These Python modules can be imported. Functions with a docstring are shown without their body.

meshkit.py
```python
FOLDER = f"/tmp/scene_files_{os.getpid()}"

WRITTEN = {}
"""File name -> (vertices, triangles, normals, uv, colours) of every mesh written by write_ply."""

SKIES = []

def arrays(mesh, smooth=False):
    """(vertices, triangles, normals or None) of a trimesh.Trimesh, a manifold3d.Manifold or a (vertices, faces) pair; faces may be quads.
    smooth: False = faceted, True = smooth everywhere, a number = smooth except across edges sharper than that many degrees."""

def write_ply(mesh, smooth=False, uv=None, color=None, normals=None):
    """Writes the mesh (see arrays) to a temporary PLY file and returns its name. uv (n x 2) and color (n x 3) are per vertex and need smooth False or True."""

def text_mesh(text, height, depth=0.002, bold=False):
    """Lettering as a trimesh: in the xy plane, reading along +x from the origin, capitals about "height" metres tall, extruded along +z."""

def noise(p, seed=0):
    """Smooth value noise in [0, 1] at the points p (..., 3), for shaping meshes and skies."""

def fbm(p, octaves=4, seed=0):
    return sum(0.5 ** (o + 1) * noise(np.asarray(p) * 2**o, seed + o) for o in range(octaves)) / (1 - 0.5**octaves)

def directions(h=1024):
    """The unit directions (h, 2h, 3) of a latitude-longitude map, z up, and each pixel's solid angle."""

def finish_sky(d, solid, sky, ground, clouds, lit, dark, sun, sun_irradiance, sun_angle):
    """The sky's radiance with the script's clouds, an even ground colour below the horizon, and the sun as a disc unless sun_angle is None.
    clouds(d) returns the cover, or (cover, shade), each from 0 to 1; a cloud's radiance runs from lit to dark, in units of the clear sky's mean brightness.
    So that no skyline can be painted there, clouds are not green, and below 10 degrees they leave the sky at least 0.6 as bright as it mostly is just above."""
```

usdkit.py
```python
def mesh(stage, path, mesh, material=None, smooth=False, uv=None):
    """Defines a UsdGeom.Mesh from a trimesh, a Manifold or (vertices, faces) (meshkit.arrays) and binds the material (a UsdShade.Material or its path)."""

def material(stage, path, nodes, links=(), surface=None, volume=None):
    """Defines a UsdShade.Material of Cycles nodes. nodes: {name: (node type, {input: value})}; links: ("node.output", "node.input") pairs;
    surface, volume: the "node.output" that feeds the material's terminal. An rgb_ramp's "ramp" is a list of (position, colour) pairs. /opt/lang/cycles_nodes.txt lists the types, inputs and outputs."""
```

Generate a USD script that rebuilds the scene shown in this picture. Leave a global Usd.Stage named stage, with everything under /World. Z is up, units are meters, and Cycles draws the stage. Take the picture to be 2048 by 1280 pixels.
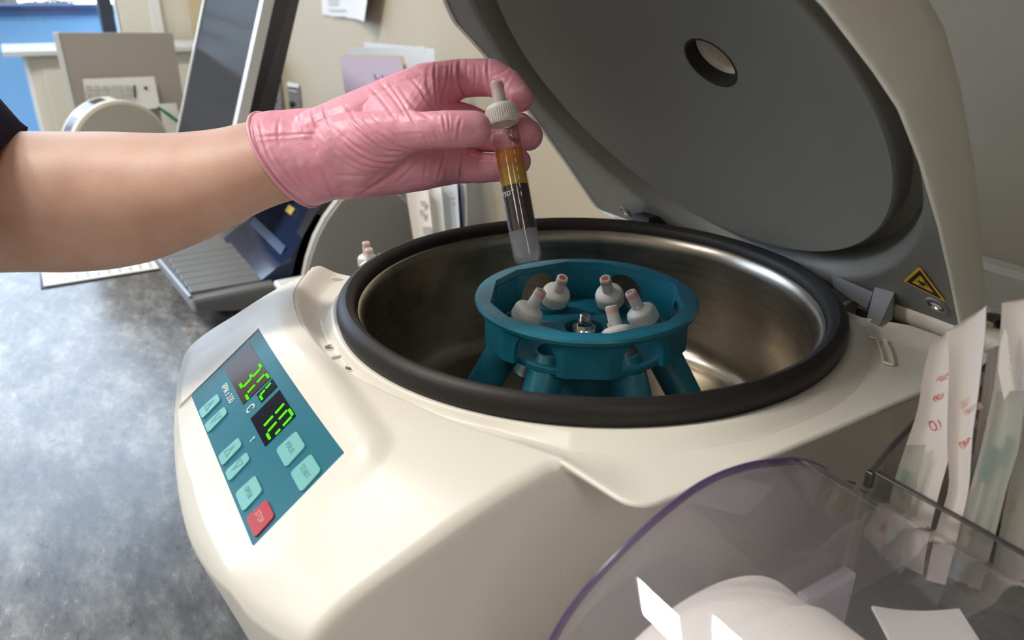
import math, numpy as np, trimesh, manifold3d as m3, usdkit, meshkit
from shapely.geometry import Polygon, Point, LineString, box as sbox
from shapely import affinity
from shapely.ops import unary_union
from scipy.interpolate import PchipInterpolator as PCH
from pxr import Usd, UsdGeom, UsdLux, UsdShade, Gf, Sdf, Vt
rng = np.random.default_rng(7)
stage = Usd.Stage.CreateInMemory()
UsdGeom.SetStageUpAxis(stage, 'Z'); UsdGeom.SetStageMetersPerUnit(stage, 1.0)
UsdGeom.Xform.Define(stage, '/World')
# ---------------------------------------------------------------- camera
# room frame: x towards the back wall, y towards the window, z up; counter top at z=0, rotor axis at x=y=0
FPX = 1480.0; PITCH = math.radians(23.45); YAW = math.radians(31.0); Z0 = 0.200
CAM = np.array([-.2494, -.3298, .3594])
RT = np.array([math.cos(YAW), -math.sin(YAW), 0.0])
FW = np.array([math.sin(YAW)*math.cos(PITCH), math.cos(YAW)*math.cos(PITCH), -math.sin(PITCH)])
UP = np.cross(RT, FW)
cam = UsdGeom.Camera.Define(stage, '/World/camera')
cam.CreateProjectionAttr('perspective')
cam.CreateHorizontalApertureAttr(36.0); cam.CreateVerticalApertureAttr(22.5)
cam.CreateFocalLengthAttr(36.0*FPX/2048)
cam.CreateFStopAttr(10.5); cam.CreateFocusDistanceAttr(0.40)
cam.CreateClippingRangeAttr(Gf.Vec2f(0.01, 200))
cam.CreateExposureAttr(-0.06)
cam.AddTransformOp().Set(Gf.Matrix4d(*[float(x) for r in (list(RT)+[0], list(UP)+[0], list(-FW)+[0], list(CAM)+[1]) for x in r]))

def vec3(*a): return np.array(a, float)
# ---------------------------------------------------------------- materials (defined first: the sky needs one)
def material(name, nodes, links, surface='p.BSDF'):
    return usdkit.material(stage, '/World/Looks/' + name, nodes, links, surface=surface)
def plain(name, col, rough=.5, metal=0., bump=0., bscale=300., var=0., vscale=8., **kw):
    inp = {'base_color': col, 'roughness': rough, 'metallic': metal}; inp.update(kw)
    nodes = {'p': ('principled_bsdf', inp)}; links = []
    if bump or var:
        nodes['tc'] = ('texture_coordinate', {})
    if bump:
        nodes['n'] = ('noise_texture', {'scale': bscale, 'detail': 4.0}); nodes['b'] = ('bump', {'strength': bump, 'distance': .0006})
        links += [('tc.object', 'n.vector'), ('n.fac', 'b.height'), ('b.normal', 'p.normal')]
    if var:
        c = np.array(col)
        nodes['v'] = ('noise_texture', {'scale': vscale, 'detail': 5.0})
        nodes['r'] = ('rgb_ramp', {'ramp': [(.3, tuple(c*(1-var))), (.7, tuple(np.minimum(c*(1+var), 1)))]})
        links += [('tc.object', 'v.vector'), ('v.fac', 'r.fac'), ('r.color', 'p.base_color')]
    return material(name, nodes, links)
def pane(name, tint, ior=1.49, rough=.02, haze=0., hazecol=(.8, .8, .8), gloss=1.0):
    nodes = {'t': ('transparent_bsdf', {'color': tint}), 'g': ('glossy_bsdf', {'color': (gloss,)*3, 'roughness': rough}),
             'f': ('fresnel', {'IOR': ior}), 'ge': ('geometry', {}), 'iv': ('math', {'math_type': 'subtract', 'value1': 1.0}), 'mu': ('math', {'math_type': 'multiply'}), 'm': ('mix_closure', {})}
    links = [('mu.value', 'm.fac'), ('t.BSDF', 'm.closure1'), ('g.BSDF', 'm.closure2')]
    links += [('ge.backfacing', 'iv.value2'), ('f.fac', 'mu.value1'), ('iv.value', 'mu.value2')]
    if haze:
        nodes['d'] = ('diffuse_bsdf', {'color': hazecol}); nodes['l'] = ('translucent_bsdf', {'color': hazecol})
        nodes['h'] = ('mix_closure', {'fac': .5}); nodes['m2'] = ('mix_closure', {'fac': haze})
        links += [('d.BSDF', 'h.closure1'), ('l.BSDF', 'h.closure2'), ('t.BSDF', 'm2.closure1'), ('h.closure', 'm2.closure2')]
        links[links.index(('t.BSDF', 'm.closure1'))] = ('m2.closure', 'm.closure1')
    return material(name, nodes, links, 'm.closure')
# ---------------------------------------------------------------- sky and room lamps
sky = UsdLux.DomeLight.Define(stage, '/World/sky')
sky.CreateColorAttr(Gf.Vec3f(.66, .81, 1.0)); sky.CreateIntensityAttr(2.0)
CEIL = 1.75
LAMPS = [(-1.02, .82), (-2.3, .75), (-2.9, -1.4), (-.72, .52)]
for i, (lx, ly) in enumerate(LAMPS):
    l = UsdLux.RectLight.Define(stage, '/World/lamp_light_%03d' % i if i else '/World/lamp_light')
    l.CreateWidthAttr(.30 if i in (0, 3) else .56); l.CreateHeightAttr(.17 if i in (0, 3) else .56); l.CreateIntensityAttr((92.0 if i in (0, 3) else 32.0) if ly > 0 else 10.0); l.CreateColorAttr(Gf.Vec3f(1.0, .955, .88))
    l.AddTranslateOp().Set(Gf.Vec3d(lx, ly, CEIL-.025))

STRIP = (-.66, -3.3, .36, 3.0)   # long strip lamp on the ceiling behind the camera: x, y, width, length
l = UsdLux.RectLight.Define(stage, '/World/strip_lamp_light'); l.CreateWidthAttr(STRIP[2]); l.CreateHeightAttr(STRIP[3]); l.CreateIntensityAttr(11.0); l.CreateColorAttr(Gf.Vec3f(1.0, .955, .885))
l.AddTranslateOp().Set(Gf.Vec3d(STRIP[0], STRIP[1], CEIL-.035))

# ---------------------------------------------------------------- helpers
used = {}
def numbered(path):
    n = used.get(path, 0); used[path] = n+1
    return path if n == 0 else '%s_%03d' % (path, n)
def tag(p, label=None, cat=None, group=None, kind=None):
    for k, v in (('label', label), ('category', cat), ('group', group), ('kind', kind)):
        if v: p.SetCustomDataByKey(k, v)
class Thing:
    """an Xform at the thing's base; parts are given in world space unless the thing has its own matrix (then in its own space)"""
    def __init__(s, name, label, cat, base=(0, 0, 0), M=None, group=None, kind=None):
        s.path = numbered('/World/' + name); s.x = UsdGeom.Xform.Define(stage, s.path)
        s.own = M is not None; s.base = vec3(*base)
        if s.own: s.x.AddTransformOp().Set(Gf.Matrix4d(*[float(v) for v in np.asarray(M).T.ravel()]))
        else: s.x.AddTranslateOp().Set(Gf.Vec3d(*map(float, base)))
        tag(s.x.GetPrim(), label, cat, group, kind)
    def part(s, name, mesh, mat, smooth=35, label=None, kind=None, parent=None):
        v, f, _ = meshkit.arrays(mesh)
        v = np.array(v) if s.own else np.asarray(v) - s.base
        p = numbered((parent or s.path) + '/' + name)
        m = usdkit.mesh(stage, p, trimesh.Trimesh(v, f, process=False) if smooth is False else weld(v, f), mat, smooth=smooth)
        tag(m.GetPrim(), label, None, None, kind)
        return p
def weld(v, f):
    m = trimesh.Trimesh(v, f, process=False); m.merge_vertices(); return m
def single(name, mesh, mat, label=None, cat=None, smooth=35, group=None, kind=None):
    p = numbered('/World/' + name); v, f, _ = meshkit.arrays(mesh)
    m = usdkit.mesh(stage, p, weld(v, f), mat, smooth=smooth); tag(m.GetPrim(), label, cat, group, kind); return p
def copy_of(src, M, label, cat, group=None):
    p = numbered(src.rstrip('0123456789').rstrip('_') if src[-3:].isdigit() else src)
    x = UsdGeom.Xform.Define(stage, p); x.GetPrim().GetReferences().AddInternalReference(src)
    x.GetPrim().SetInstanceable(True)
    UsdGeom.Xformable(x).ClearXformOpOrder()
    x.MakeMatrixXform().Set(Gf.Matrix4d(*[float(v) for v in np.asarray(M).T.ravel()]))
    tag(x.GetPrim(), label, cat, group); return p
cat = trimesh.util.concatenate
def tm(man):
    m = man.to_mesh(); return trimesh.Trimesh(np.array(m.vert_properties)[:, :3], np.array(m.tri_verts), process=False)
def man(t):
    t = weld(*meshkit.arrays(t)[:2])
    return m3.Manifold(m3.Mesh(np.asarray(t.vertices, np.float32), np.asarray(t.faces, np.uint32)))
def X(mesh, M): m = mesh.copy(); m.apply_transform(M); return m
def frame(o, x, y, z):
    M = np.eye(4); M[:3, 0] = x; M[:3, 1] = y; M[:3, 2] = z; M[:3, 3] = o; return M
def unit(v): v = np.asarray(v, float); return v/np.linalg.norm(v)
def axis_frame(o, z, hint=(0, 0, 1)):
    z = unit(z); x = np.cross(hint, z)
    if np.linalg.norm(x) < 1e-6: x = np.cross((0, 1, 0), z)
    x = unit(x); return frame(o, x, np.cross(z, x), z)
def bx(x0, x1, y0, y1, z0, z1, r=.0015):
    r = min(r, .45*abs(x1-x0), .45*abs(y1-y0), .45*abs(z1-z0))
    pts = []
    for sx in (x0+r, x1-r):
        for sy in (y0+r, y1-r):
            for sz in (z0+r, z1-r):
                for a in range(3):
                    for s in (-1, 1):
                        d = np.zeros(3); d[a] = s*r; pts.append(vec3(sx, sy, sz)+d)
                d = r*.62
                for s in np.ndindex(2, 2, 2): pts.append(vec3(sx, sy, sz)+d*(np.array(s)*2-1)*.93)
    return trimesh.convex.convex_hull(np.array(pts))
def hullpts(p): return trimesh.convex.convex_hull(np.asarray(p, float))
def grid_faces(n, m, wrap_u=False, wrap_v=False):
    i, j = np.meshgrid(np.arange(n if wrap_u else n-1), np.arange(m if wrap_v else m-1), indexing='ij')
    a = i*m+j; b = ((i+1) % n)*m+j; c = ((i+1) % n)*m+(j+1) % m; d = i*m+(j+1) % m
    q = np.stack([a, b, c, d], -1).reshape(-1, 4)
    return np.vstack([q[:, [0, 1, 2]], q[:, [0, 2, 3]]])
def gridmesh(P, wrap_v=False, wrap_u=False, flip=False):
    P = np.asarray(P, float); n, m = P.shape[:2]; f = grid_faces(n, m, wrap_u, wrap_v)
    return trimesh.Trimesh(P.reshape(-1, 3), f[:, ::-1] if flip else f, process=False)
def loft(rings, cap=True):
    """rings (n, m, 3), closed round m; caps with fans"""
    R = np.asarray(rings, float); n, m = R.shape[:2]
    v = R.reshape(-1, 3); f = [grid_faces(n, m, wrap_v=True)]
    if cap:
        k = len(v); v = np.vstack([v, R[0].mean(0), R[-1].mean(0)]); j = np.arange(m)
        f.append(np.stack([np.full(m, k), j, (j+1) % m], 1)); o = (n-1)*m
        f.append(np.stack([np.full(m, k+1), o+(j+1) % m, o+j], 1))
    t = trimesh.Trimesh(v, np.vstack(f), process=False)
    if cap and t.volume < 0: t.invert()
    return t
def lathe(prof, n=96, closed=False, M=None):
    """prof [(r, z)]; closed: the profile is a closed loop"""
    a = np.linspace(0, 2*np.pi, n, endpoint=False); p = np.array(prof, float)
    P = np.stack([p[:, None, 0]*np.cos(a), p[:, None, 0]*np.sin(a), np.repeat(p[:, None, 1], n, 1)], -1)
    t = gridmesh(P, wrap_v=True, wrap_u=closed)
    t.merge_vertices(); t.update_faces(t.nondegenerate_faces())
    if closed or (p[0, 0] == 0 and p[-1, 0] == 0):
        if t.volume < 0: t.invert()
    return X(t, M) if M is not None else t
def tube(path, r, sides=10, cap=True):
    p = np.asarray(path, float); t = np.gradient(p, axis=0); t /= np.linalg.norm(t, axis=1, keepdims=True)+1e-12
    up = vec3(0, 0, 1) if abs(t[:, 2]).mean() < .8 else vec3(1, 0, 0)
    x = np.cross(t, up); x /= np.linalg.norm(x, axis=1, keepdims=True)+1e-12; y = np.cross(t, x)
    a = np.linspace(0, 2*np.pi, sides, endpoint=False); rr = np.broadcast_to(r, (len(p),))
    return loft(p[:, None]+rr[:, None, None]*(np.cos(a)[None, :, None]*x[:, None]+np.sin(a)[None, :, None]*y[:, None]), cap)
def extr(poly, h, M=None, z=0.):
    gs = getattr(poly, 'geoms', [poly])
    t = cat([trimesh.creation.extrude_polygon(g, h, engine='earcut') for g in gs if g.area > 0])
    t.apply_translation((0, 0, z)); return X(t, M) if M is not None else t
def text(s, h, depth=.0002, bold=False, center=True, sx=1.0):
    t = meshkit.text_mesh(s, h, depth, bold)
    if center: t.apply_translation((-t.bounds[:, 0].mean(), -t.bounds[:, 1].mean(), 0))
    t.apply_scale((sx, 1, 1)); return t
def rrect(x0, x1, y0, y1, r): return sbox(x0+r, y0+r, x1-r, y1-r).buffer(r, quad_segs=5)
def P(u, v, D):
    """the point at depth D (metres along the lens axis) seen at pixel u, v of the 2048 x 1280 photograph: used to survey shapes"""
    return CAM + D*(FW+RT*(u-1024)/FPX+UP*(640-v)/FPX)
def ray(u, v): return FW+RT*(u-1024)/FPX+UP*(640-v)/FPX
def atx(u, v, x): d = ray(u, v); return CAM+d*(x-CAM[0])/d[0]
def aty(u, v, y): d = ray(u, v); return CAM+d*(y-CAM[1])/d[1]
def atz(u, v, z): d = ray(u, v); return CAM+d*(z-CAM[2])/d[2]
def sheet(corners, n=8, m=8, bend=None, thick=.0006):
    """a paper-thick sheet from four corners (tl, tr, br, bl), bent by bend(s, t) along its normal"""
    a, b, c, d = [np.asarray(q, float) for q in corners]; nrm = unit(np.cross(b-a, d-a))
    s, t = np.meshgrid(np.linspace(0, 1, n), np.linspace(0, 1, m), indexing='ij')
    Q = (a*((1-s)*(1-t))[..., None]+b*(s*(1-t))[..., None]+c*(s*t)[..., None]+d*((1-s)*t)[..., None])
    if bend is not None: Q = Q+nrm*bend(s, t)[..., None]
    F = np.concatenate([Q, (Q-nrm*thick)[:, ::-1]], 1)
    g = gridmesh(F, wrap_v=True)
    k = n; m2 = 2*m; caps = []
    for row, flip in ((0, False), (n-1, True)):
        for j in range(m-1):
            q = [row*m2+j, row*m2+j+1, row*m2+m2-2-j, row*m2+m2-1-j]
            caps += [[q[0], q[1], q[2]], [q[0], q[2], q[3]]] if not flip else [[q[0], q[2], q[1]], [q[0], q[3], q[2]]]
    t_ = trimesh.Trimesh(g.vertices, np.vstack([g.faces, np.array(caps)]), process=False)
    if t_.volume < 0: t_.invert()
    return t_

# ---------------------------------------------------------------- looks
CREAM = plain('cream_plastic', (.80, .765, .685), .38, bump=.06, bscale=900)
CREAM2 = plain('ivory_plastic', (.74, .69, .60), .45)
LINER = plain('grey_liner', (.185, .180, .162), .42, bump=.08, bscale=1200)
GREYP = plain('grey_plastic', (.20, .20, .205), .45)
RUBBER = plain('black_rubber', (.018, .016, .0155), .48, specular_ior_level=.3)
STEEL = material('brushed_steel', {'tc': ('texture_coordinate', {}), 'mp': ('mapping', {'scale': (4, 4, 60)}), 'n': ('noise_texture', {'scale': 3., 'detail': 2.}), 'n2': ('noise_texture', {'scale': 20., 'detail': 3.}),
    'r': ('rgb_ramp', {'ramp': [(.3, (.27,)*3), (.75, (.34,)*3)]}), 'c': ('rgb_ramp', {'ramp': [(.28, (.25, .22, .18)), (.45, (.41, .37, .31)), (.7, (.47, .43, .365))]}), 'p': ('principled_bsdf', {'metallic': 1.0})},
    [('tc.object', 'mp.vector'), ('mp.vector', 'n.vector'), ('tc.object', 'n2.vector'), ('n.fac', 'r.fac'), ('r.color', 'p.roughness'), ('n2.fac', 'c.fac'), ('c.color', 'p.base_color')])
CHROME = plain('chrome', (.75, .73, .70), .15, 1.0)
TEAL = plain('teal_plastic', (.013, .17, .25), .36, bump=.12, bscale=700, var=.12, vscale=60)
TEALPANEL = plain('teal_membrane', (.012, .145, .205), .42, specular_ior_level=.3)
MINT = plain('mint_key', (.17, .47, .46), .42)
MINTDARK = plain('key_print', (.12, .34, .36), .5)
REDKEY = plain('red_key', (.43, .008, .010), .4)
PALERED = plain('pale_print', (.80, .45, .42), .5)
WHITEP = plain('white_print', (.85, .87, .87), .5)
WINBROWN = plain('display_window_brown', (.060, .038, .032), .16, ior=1.18)
WINDARK = plain('display_window_black', (.012, .014, .022), .16, ior=1.18)
LED = material('led_green', {'e': ('emission', {'color': (.10, 1.0, .01), 'strength': 1.35})}, [], 'e.emission')
BLACK = plain('matt_black', (.012, .012, .013), .55)
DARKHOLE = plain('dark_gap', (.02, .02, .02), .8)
COUNTER = material('grey_laminate', {'tc': ('texture_coordinate', {}), 'mp': ('mapping', {'scale': (1.0, .42, 1.0), 'rotation': (0, 0, .5)}),
    'n': ('noise_texture', {'scale': 34., 'detail': 9., 'roughness': .72}), 'n2': ('noise_texture', {'scale': 150., 'detail': 6., 'roughness': .7}), 'n3': ('noise_texture', {'scale': 5., 'detail': 4.}),
    'c1': ('rgb_ramp', {'ramp': [(.32, (.085, .082, .08)), (.5, (.215, .211, .207)), (.66, (.43, .425, .415))]}), 'c2': ('rgb_ramp', {'ramp': [(.30, (.14, .13, .13)), (.40, (.60, .60, .60)), (.60, (.78, .78, .78)), (.70, (1.5, 1.5, 1.5))]}),
    'x': ('mix_color', {'blend_type': 'multiply', 'fac': 1.0}), 'r': ('rgb_ramp', {'ramp': [(.3, (.20,)*3), (.7, (.30,)*3)]}), 'b': ('bump', {'strength': .2, 'distance': .0004}),
    'p': ('principled_bsdf', {'specular_ior_level': .65})},
    [('tc.object', 'mp.vector'), ('mp.vector', 'n.vector'), ('mp.vector', 'n2.vector'), ('tc.object', 'n3.vector'), ('n.fac', 'c1.fac'), ('n2.fac', 'c2.fac'), ('c1.color', 'x.a'), ('c2.color', 'x.b'), ('x.result', 'p.base_color'), ('n3.fac', 'r.fac'), ('r.color', 'p.roughness'), ('n2.fac', 'b.height'), ('b.normal', 'p.normal')])
WALL = plain('cream_wall', (.53, .46, .35), .75, bump=.15, bscale=260, var=.04, vscale=3)
WALL2 = plain('pale_wall', (.72, .68, .58), .7, bump=.1, bscale=200)
CEILM = plain('white_ceiling', (.80, .79, .76), .8)
FLOORM = plain('grey_floor', (.30, .29, .28), .4, var=.1)
OFFWHITE = plain('off_white_laminate', (.66, .64, .57), .5)
SILL = plain('sill_grey', (.62, .64, .66), .25)
FRAME = plain('dark_window_frame', (.03, .04, .06), .4)
GLASS = pane('window_glass', (.97, .98, .99), 1.45, .01)
BLUEPANEL = plain('blue_panel', (.20, .43, .72), .5, var=.12, vscale=3)
BLUERAIL = plain('blue_rail', (.02, .05, .15), .4)
BARK = plain('bark', (.09, .075, .065), .8)
EARTH = plain('winter_grass', (.16, .17, .12), .9, var=.2)
SKIN = material('skin', {'tc': ('texture_coordinate', {}), 'n': ('noise_texture', {'scale': 26., 'detail': 5.}), 'n2': ('noise_texture', {'scale': 900., 'detail': 3.}),
    'c': ('rgb_ramp', {'ramp': [(.3, (.49, .275, .20)), (.55, (.58, .355, .27)), (.75, (.63, .41, .325))]}), 'b': ('bump', {'strength': .18, 'distance': .0004}),
    'p': ('principled_bsdf', {'roughness': .5, 'subsurface_weight': .25, 'subsurface_radius': (1., .35, .2), 'subsurface_scale': .006})},
    [('tc.object', 'n.vector'), ('tc.object', 'n2.vector'), ('n.fac', 'c.fac'), ('c.color', 'p.base_color'), ('n2.fac', 'b.height'), ('b.normal', 'p.normal')])
GLOVE = material('pink_nitrile', {'tc': ('texture_coordinate', {}), 'n': ('noise_texture', {'scale': 60., 'detail': 4.}), 'n2': ('noise_texture', {'scale': 1300., 'detail': 2.}),
    'mp': ('mapping', {'rotation': (.2, .4, 1.0), 'scale': (1, .25, 1)}), 'n3': ('noise_texture', {'scale': 150., 'detail': 3., 'distortion': 1.2}), 'ad': ('math', {'math_type': 'multiply_add', 'value2': .12}),
    'c': ('rgb_ramp', {'ramp': [(.3, (.79, .315, .415)), (.7, (.85, .39, .485))]}), 'b': ('bump', {'strength': .22, 'distance': .0006}),
    'p': ('principled_bsdf', {'roughness': .42, 'subsurface_weight': .12, 'subsurface_radius': (1., .4, .4), 'subsurface_scale': .003})},
    [('tc.object', 'n.vector'), ('tc.object', 'n2.vector'), ('tc.object', 'mp.vector'), ('mp.vector', 'n3.vector'), ('n2.fac', 'ad.value1'), ('n3.fac', 'ad.value3'), ('n.fac', 'c.fac'), ('c.color', 'p.base_color'), ('ad.value', 'b.height'), ('b.normal', 'p.normal')])
NAVY = plain('navy_cloth', (.008, .009, .026), .9, bump=.2, bscale=900, specular_ior_level=.15)
CAPW = plain('white_cap_plastic', (.88, .855, .79), .38, subsurface_weight=.25, subsurface_radius=(1., .9, .8), subsurface_scale=.003)
STEMP = plain('frosted_stem', (.86, .79, .75), .30, transmission_weight=.15, subsurface_weight=.3, subsurface_radius=(1., .9, .8), subsurface_scale=.003)
PINKRING = plain('pink_membrane', (.80, .42, .36), .4)
ORANGE = plain('orange_bore', (.70, .13, .04), .5)
TUBEPP = pane('clear_tube_wall', (.95, .94, .94), 1.62, .04, haze=.022, hazecol=(.80, .80, .84))
TUBEFROST = pane('frosted_tube_base', (.86, .87, .90), 1.45, .10, haze=.16, hazecol=(.88, .88, .91))
SERUM = plain('amber_serum', (.90, .36, .01), .18, transmission_weight=.45, ior=1.33, emission_strength=0.)
SERUM2 = plain('yellow_serum', (.80, .50, .008), .15, transmission_weight=.35, ior=1.33)
BLOOD = plain('dark_blood', (.022, .004, .006), .2)
GREYTUBE = plain('grey_tube', (.12, .125, .14), .3)
ACRYL = pane('clear_acrylic', (.982, .972, .985), 1.49, .015, haze=.05, hazecol=(.92, .89, .93))
ACRYL2 = pane('clear_acrylic_box', (.95, .945, .95), 1.49, .02)
VIOLET = plain('violet_cut_edge', (.085, .05, .16), .2, transmission_weight=.2)
SMOKE = plain('smoky_cut_edge', (.07, .065, .07), .18)
PAPER = plain('white_paper', (.78, .77, .76), .75)
BLUISH = plain('bluish_paper', (.62, .67, .74), .7)
TISSUE = plain('tissue_paper', (.86, .84, .80), .9, bump=.35, bscale=500)
PURPLE = plain('lilac_card', (.68, .60, .79), .7)
MANILA = plain('manila_card', (.62, .53, .34), .7)
BLUEFILE = plain('blue_folder', (.02, .07, .25), .5)
INK = plain('ink', (.03, .03, .06), .6)
GREYINK = plain('grey_ink', (.50, .50, .50), .6)
REDINK = plain('red_print', (.75, .14, .15), .6)
PINKINK = plain('pink_print', (.82, .50, .46), .6)
GREENINK = plain('green_swab_tip', (.03, .36, .30), .6)
POUCHP = plain('pouch_paper', (.84, .78, .745), .7)
POUCHF = pane('pouch_film', (.90, .91, .89), 1.45, .12, haze=.42, hazecol=(.72, .72, .66))
YELLOW = plain('warning_yellow', (.80, .46, .02), .45)
MONWHITE = plain('monitor_bezel', (.66, .67, .66), .4)
SCREEN = material('monitor_screen', {'d': ('diffuse_bsdf', {'color': (.050, .052, .058)}), 'g': ('glossy_bsdf', {'color': (1, 1, 1), 'roughness': .10}), 'm': ('mix_closure', {'fac': .028})}, [('d.BSDF', 'm.closure1'), ('g.BSDF', 'm.closure2')], 'm.closure')
DEVGREY = plain('analyser_grey', (.36, .35, .325), .5, bump=.05, bscale=900)
TRAYGREY = plain('tray_grey', (.15, .155, .16), .36)
BLUEGLASS = plain('blue_tinted_cover', (.016, .027, .070), .12, specular_ior_level=.8)
WHEEL = plain('beige_wheel', (.50, .475, .385), .5)
WHEELRIM = plain('beige_wheel_rim', (.68, .655, .56), .45)
GLOSSDARK = plain('dark_gloss', (.05, .055, .06), .12)
TAUPE = plain('taupe_panel', (.335, .305, .28), .5, bump=.1, bscale=700)
GREENPEN = plain('green_pen', (.0, .25, .07), .4)
SILVER = plain('silver_trim', (.35, .38, .45), .3, .6)
# ================================================================ the room
def struct(name, mesh, m, smooth=35, parent=None): return single(name, mesh, m, kind='structure', smooth=smooth)
XW, YWIN, XL, YR, ZF = .300, 2.20, -4.2, -5.6, -.90
struct('floor', bx(XL-.1, XW+.15, YR-.1, YWIN+.1, ZF-.1, ZF, .002), FLOORM)
struct('ceiling', bx(XL-.1, XW+.15, YR-.1, YWIN+.15, CEIL, CEIL+.1, .002), CEILM)
struct('wall_back', bx(XW, XW+.12, YR-.1, YWIN+.15, ZF, CEIL, .002), WALL)
struct('wall_front', bx(XL-.1, XL, YR-.1, YWIN+.15, ZF, CEIL, .002), WALL2)
struct('wall_right', bx(XL, XW, YR-.1, YR, ZF, CEIL, .002), WALL2)
# window wall: solid pier near the corner, glazing from the floor up to the left of it
WX0, WX1, WZ0, WZ1 = -2.6, -.065, -.35, 1.55
struct('wall_window', cat([bx(WX1+.03, XW, YWIN, YWIN+.12, ZF, CEIL), bx(XL, WX0-.03, YWIN, YWIN+.12, ZF, CEIL), bx(WX0-.03, WX1+.03, YWIN, YWIN+.12, ZF, WZ0-.03), bx(WX0-.03, WX1+.03, YWIN, YWIN+.12, WZ1+.03, CEIL)]), WALL2)
win = Thing('window_1', None, None, (WX0, YWIN, WZ0), kind='structure')
def bars(xs, zs, w, y0, y1):
    return [bx(a-w, a+w, y0, y1, zs[0]-w, zs[1]+w, .004) for a in xs]+[bx(xs[0], xs[-1], y0, y1, b-w, b+w, .004) for b in zs]
for b in bars((WX0, -1.3, WX1), (WZ0, WZ1), .018, YWIN+.01, YWIN+.07): win.part('frame_bar', b, FRAME)
win.part('pane', bx(WX0, -1.3, YWIN+.035, YWIN+.041, WZ0, WZ1, .001), GLASS); win.part('pane', bx(-1.3, WX1, YWIN+.035, YWIN+.041, WZ0, WZ1, .001), GLASS)
trim = [bx(.045, .075, YWIN-.02, YWIN, -.2, CEIL), bx(.155, .205, YWIN-.03, YWIN, -.2, CEIL)]
struct('trim_1', trim[0], PAPER); struct('trim_2', trim[1], MANILA)
# outside
single('balcony_screen', cat([bx(-3.2, .6, 2.62, 2.65, -1.4, .315, .004)]+[bx(x, x+.03, 2.61, 2.66, -1.4, .315, .004) for x in (-2.4, -1.25)]), BLUEPANEL, 'blue balcony screen outside the window', 'screen')
single('balcony_rail', bx(-3.2, .6, 2.59, 2.67, .315, .345, .006), BLUERAIL, 'dark blue rail along the top of the balcony screen', 'rail')
single('ground_outside', bx(-14, 12, 2.7, 26, -3.2, -3.0, .01), EARTH, kind='structure')
def tree(seed, x, y, h, label):
    r = np.random.default_rng(seed); t = Thing('bare_tree', label, 'tree', (x, y, -3.0), group=None); segs = []
    def grow(p, d, L, rad, lev):
        q = p+d*L; k = 5; pts = [p+(q-p)*s+r.normal(0, .03*L, 3)*(0 < s < 1) for s in np.linspace(0, 1, k)]
        segs.append((lev, tube(pts, np.linspace(rad, rad*.62, k), 7 if lev < 2 else 4, lev < 2)))
        if lev < 5:
            for _ in range(3 if lev < 4 else 2):
                nd = unit(d+r.normal(0, .55, 3)+vec3(0, 0, .12)); grow(p+(q-p)*r.uniform(.55, 1), nd, L*r.uniform(.55, .78), rad*.55, lev+1)
    grow(vec3(x, y, -3.0), vec3(r.normal(0, .05), 0, 1), h*.42, h*.02, 0)
    t.part('trunk', cat([s for l, s in segs if l < 2]), BARK); t.part('branches', cat([s for l, s in segs if l >= 2]), BARK, kind='stuff')
tree(3, -1.7, 7.4, 6.4, 'bare branching tree behind the blue rail, left part of the window')
tree(5, -.35, 13.5, 8.4, 'bare branching tree behind the blue rail, nearest the dark frame')
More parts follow.
